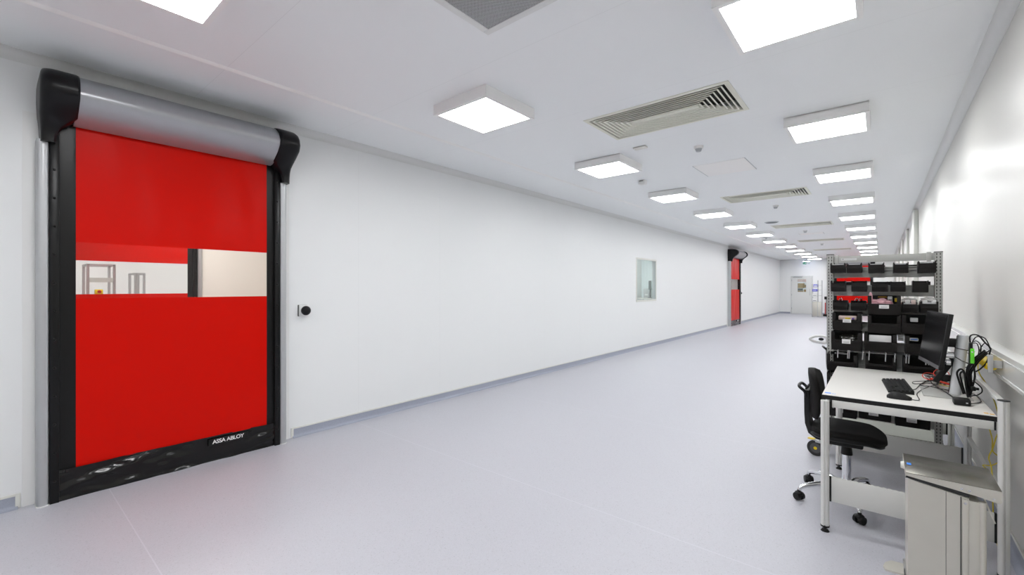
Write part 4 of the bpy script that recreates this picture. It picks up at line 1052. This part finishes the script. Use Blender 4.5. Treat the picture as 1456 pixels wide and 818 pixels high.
cable([(0.497, 3.52, 0.71), (.49, 3.5, .68), (0.478, 3.5, 0.635), (0.466, 3.5, 0.575), (0.452, 3.5, 0.525), (0.462, 3.5, 0.472), (0.466, 3.5, 0.377), (.47, 3.5, .2), (.49, 3.5, .02)], .003, 'yellowcable', 'yellow_cable', 'yellow cable hanging under the desk and over the bin', 'cable', G3)
cable([(0.452, 3.5, 0.694), (0.465, 3.5, 0.626), (0.466, 3.5, 0.568), (0.485, 3.5, 0.543), (.51, 3.5, .53)], .003, 'yellowcable', 'yellow_cable', 'yellow cable bending right to the desk leg', 'cable', G3)
cable([(0.51, 3.5, 0.515), (0.49, 3.5, 0.508), (0.46, 3.5, 0.483), (0.43, 3.5, 0.478), (0.445, 3.5, .46)], .003, 'yellowcable', 'yellow_cable', 'yellow cable crossing sideways below the desk', 'cable', G3)

# ------------------------------------------------------------------ stainless pedal bin
pbn = empty('pedal_bin', (.23, 2.78, 0)); tag(pbn, 'stainless steel pedal bin with a dark reflection painted into its lid standing before the near desk', 'pedal bin')
def L(x): return x-.23
mb = MB()
prof = [(L(.094), .05), (L(.094), .598), (L(.285), .565), (L(.285), .05)]
mb.loft([[(p[0], -.138, p[1]) for p in prof], [(p[0], .138, p[1]) for p in prof]]); mb.box(L(.096), L(.33), -.134, .134, .0, .055, .006); body = mb.build('body', M['steel'], pbn)
mb = MB(); mb.box(L(.215), L(.2165), -.1392, -.137, .06, .575); mb.box(L(.259), L(.2625), -.1395, -.137, .06, .566); mb.build('seam', M['rackslot'], body)
mb = MB(); mb.box(L(.264), L(.283), -.145, -.12, .02, .560, .002); mb.box(L(.283), L(.318), -.136, .136, .02, .556, .002); mb.cyl((L(.325), -.128, .02), (L(.325), -.128, .56), .012, n=16); mb.cyl((L(.325), .128, .02), (L(.325), .128, .56), .012, n=16); mb.build('hinge_frame', M['steel'], pbn)
mb = MB()
for x, z in ((.273, .545), (.273, .10), (.355, .587), (.262, .603), (.285, .601)): mb.cyl((L(x), -.149, z), (L(x), -.143, z), .0045, n=10)
mb.build('screws', M['chrome'], pbn)
mb = MB(); mb.obox(Matrix.Translation((L(.188), -.1405, .592)) @ Matrix.Rotation(R(9.0), 4, 'Y'), .198, .004, .013); mb.obox(Matrix.Translation((L(.188), .1405, .592)) @ Matrix.Rotation(R(9.0), 4, 'Y'), .198, .004, .013); mb.box(L(.086), L(.096), -.14, .14, .600, .612); mb.build('rubber_seal', M['rubber'], pbn)
lid = MB()
for s_ in (-1, 1):
    pr = [(L(.087), .6235), (L(.377), .6235), (L(.377), .578), (L(.370), .572), (L(.30), .586), (L(.087), .612)]
    lid.loft([[(p[0], s_*.147, p[1]) for p in pr], [(p[0], s_*.1445, p[1]) for p in pr]])
lid.box(L(.085), L(.0875), -.147, .147, .606, .6245)
topm = MB(); topm.box(L(.086), L(.377), -.147, .147, .6225, .6265, .0015); lo = topm.build('lid', M['steellid'], pbn); lid.build('lid_flange', M['steel'], lo)
mb = MB(); mb.box(L(.094), L(.110), -.03, .0, .6266, .6272); mb.build('blue_sticker', M['blueink'], lo)
mb = MB(); mb.cyl((L(.086), .02, .606), (L(.074), .02, .606), .018, .015, 20); mb.build('lid_knob', M['cream'], lo)
mb = MB(); mb.obox(Matrix.Translation((L(.345), -.10, .53)) @ Matrix.Rotation(R(-18), 4, 'Y'), .006, .01, .12, .001); mb.build('lid_stay', M['steel'], pbn)
mb = MB()
rings = []
for z in (.115, .123):
    rings.append([(L(.09), -.05, z), (L(.04), -.052, z-.004), (L(.018), -.035, z-.012), (L(.010), 0, z-.016), (L(.018), .035, z-.012), (L(.04), .052, z-.004), (L(.09), .05, z)])
mb.loft(rings); mb.build('pedal', M['steel'], pbn)
mb = MB(); mb.box(L(.084), L(.095), -.10, .10, .02, .125, .002); mb.build('pedal_guard', M['chrome'], pbn)

# ------------------------------------------------------------------ camera, world, view
cam = bpy.data.cameras.new('camera'); co = bpy.data.objects.new('camera', cam); COL.objects.link(co)
co.location = (0, 0, 1.45); co.rotation_euler = (PI/2, 0, R(39.92))
cam.sensor_width = 36; cam.lens = 36*626/1456; cam.clip_start = .01; cam.clip_end = 200
SC.camera = co
wd = bpy.data.worlds.new('world'); SC.world = wd; wd.use_nodes = True
wd.node_tree.nodes['Background'].inputs[0].default_value = (.9, .95, 1, 1); wd.node_tree.nodes['Background'].inputs[1].default_value = .3
SC.view_settings.view_transform = 'Standard'; SC.view_settings.look = 'None'
SC.view_settings.gamma = 1; SC.view_settings.use_curve_mapping = False; SC.view_settings.exposure = 0
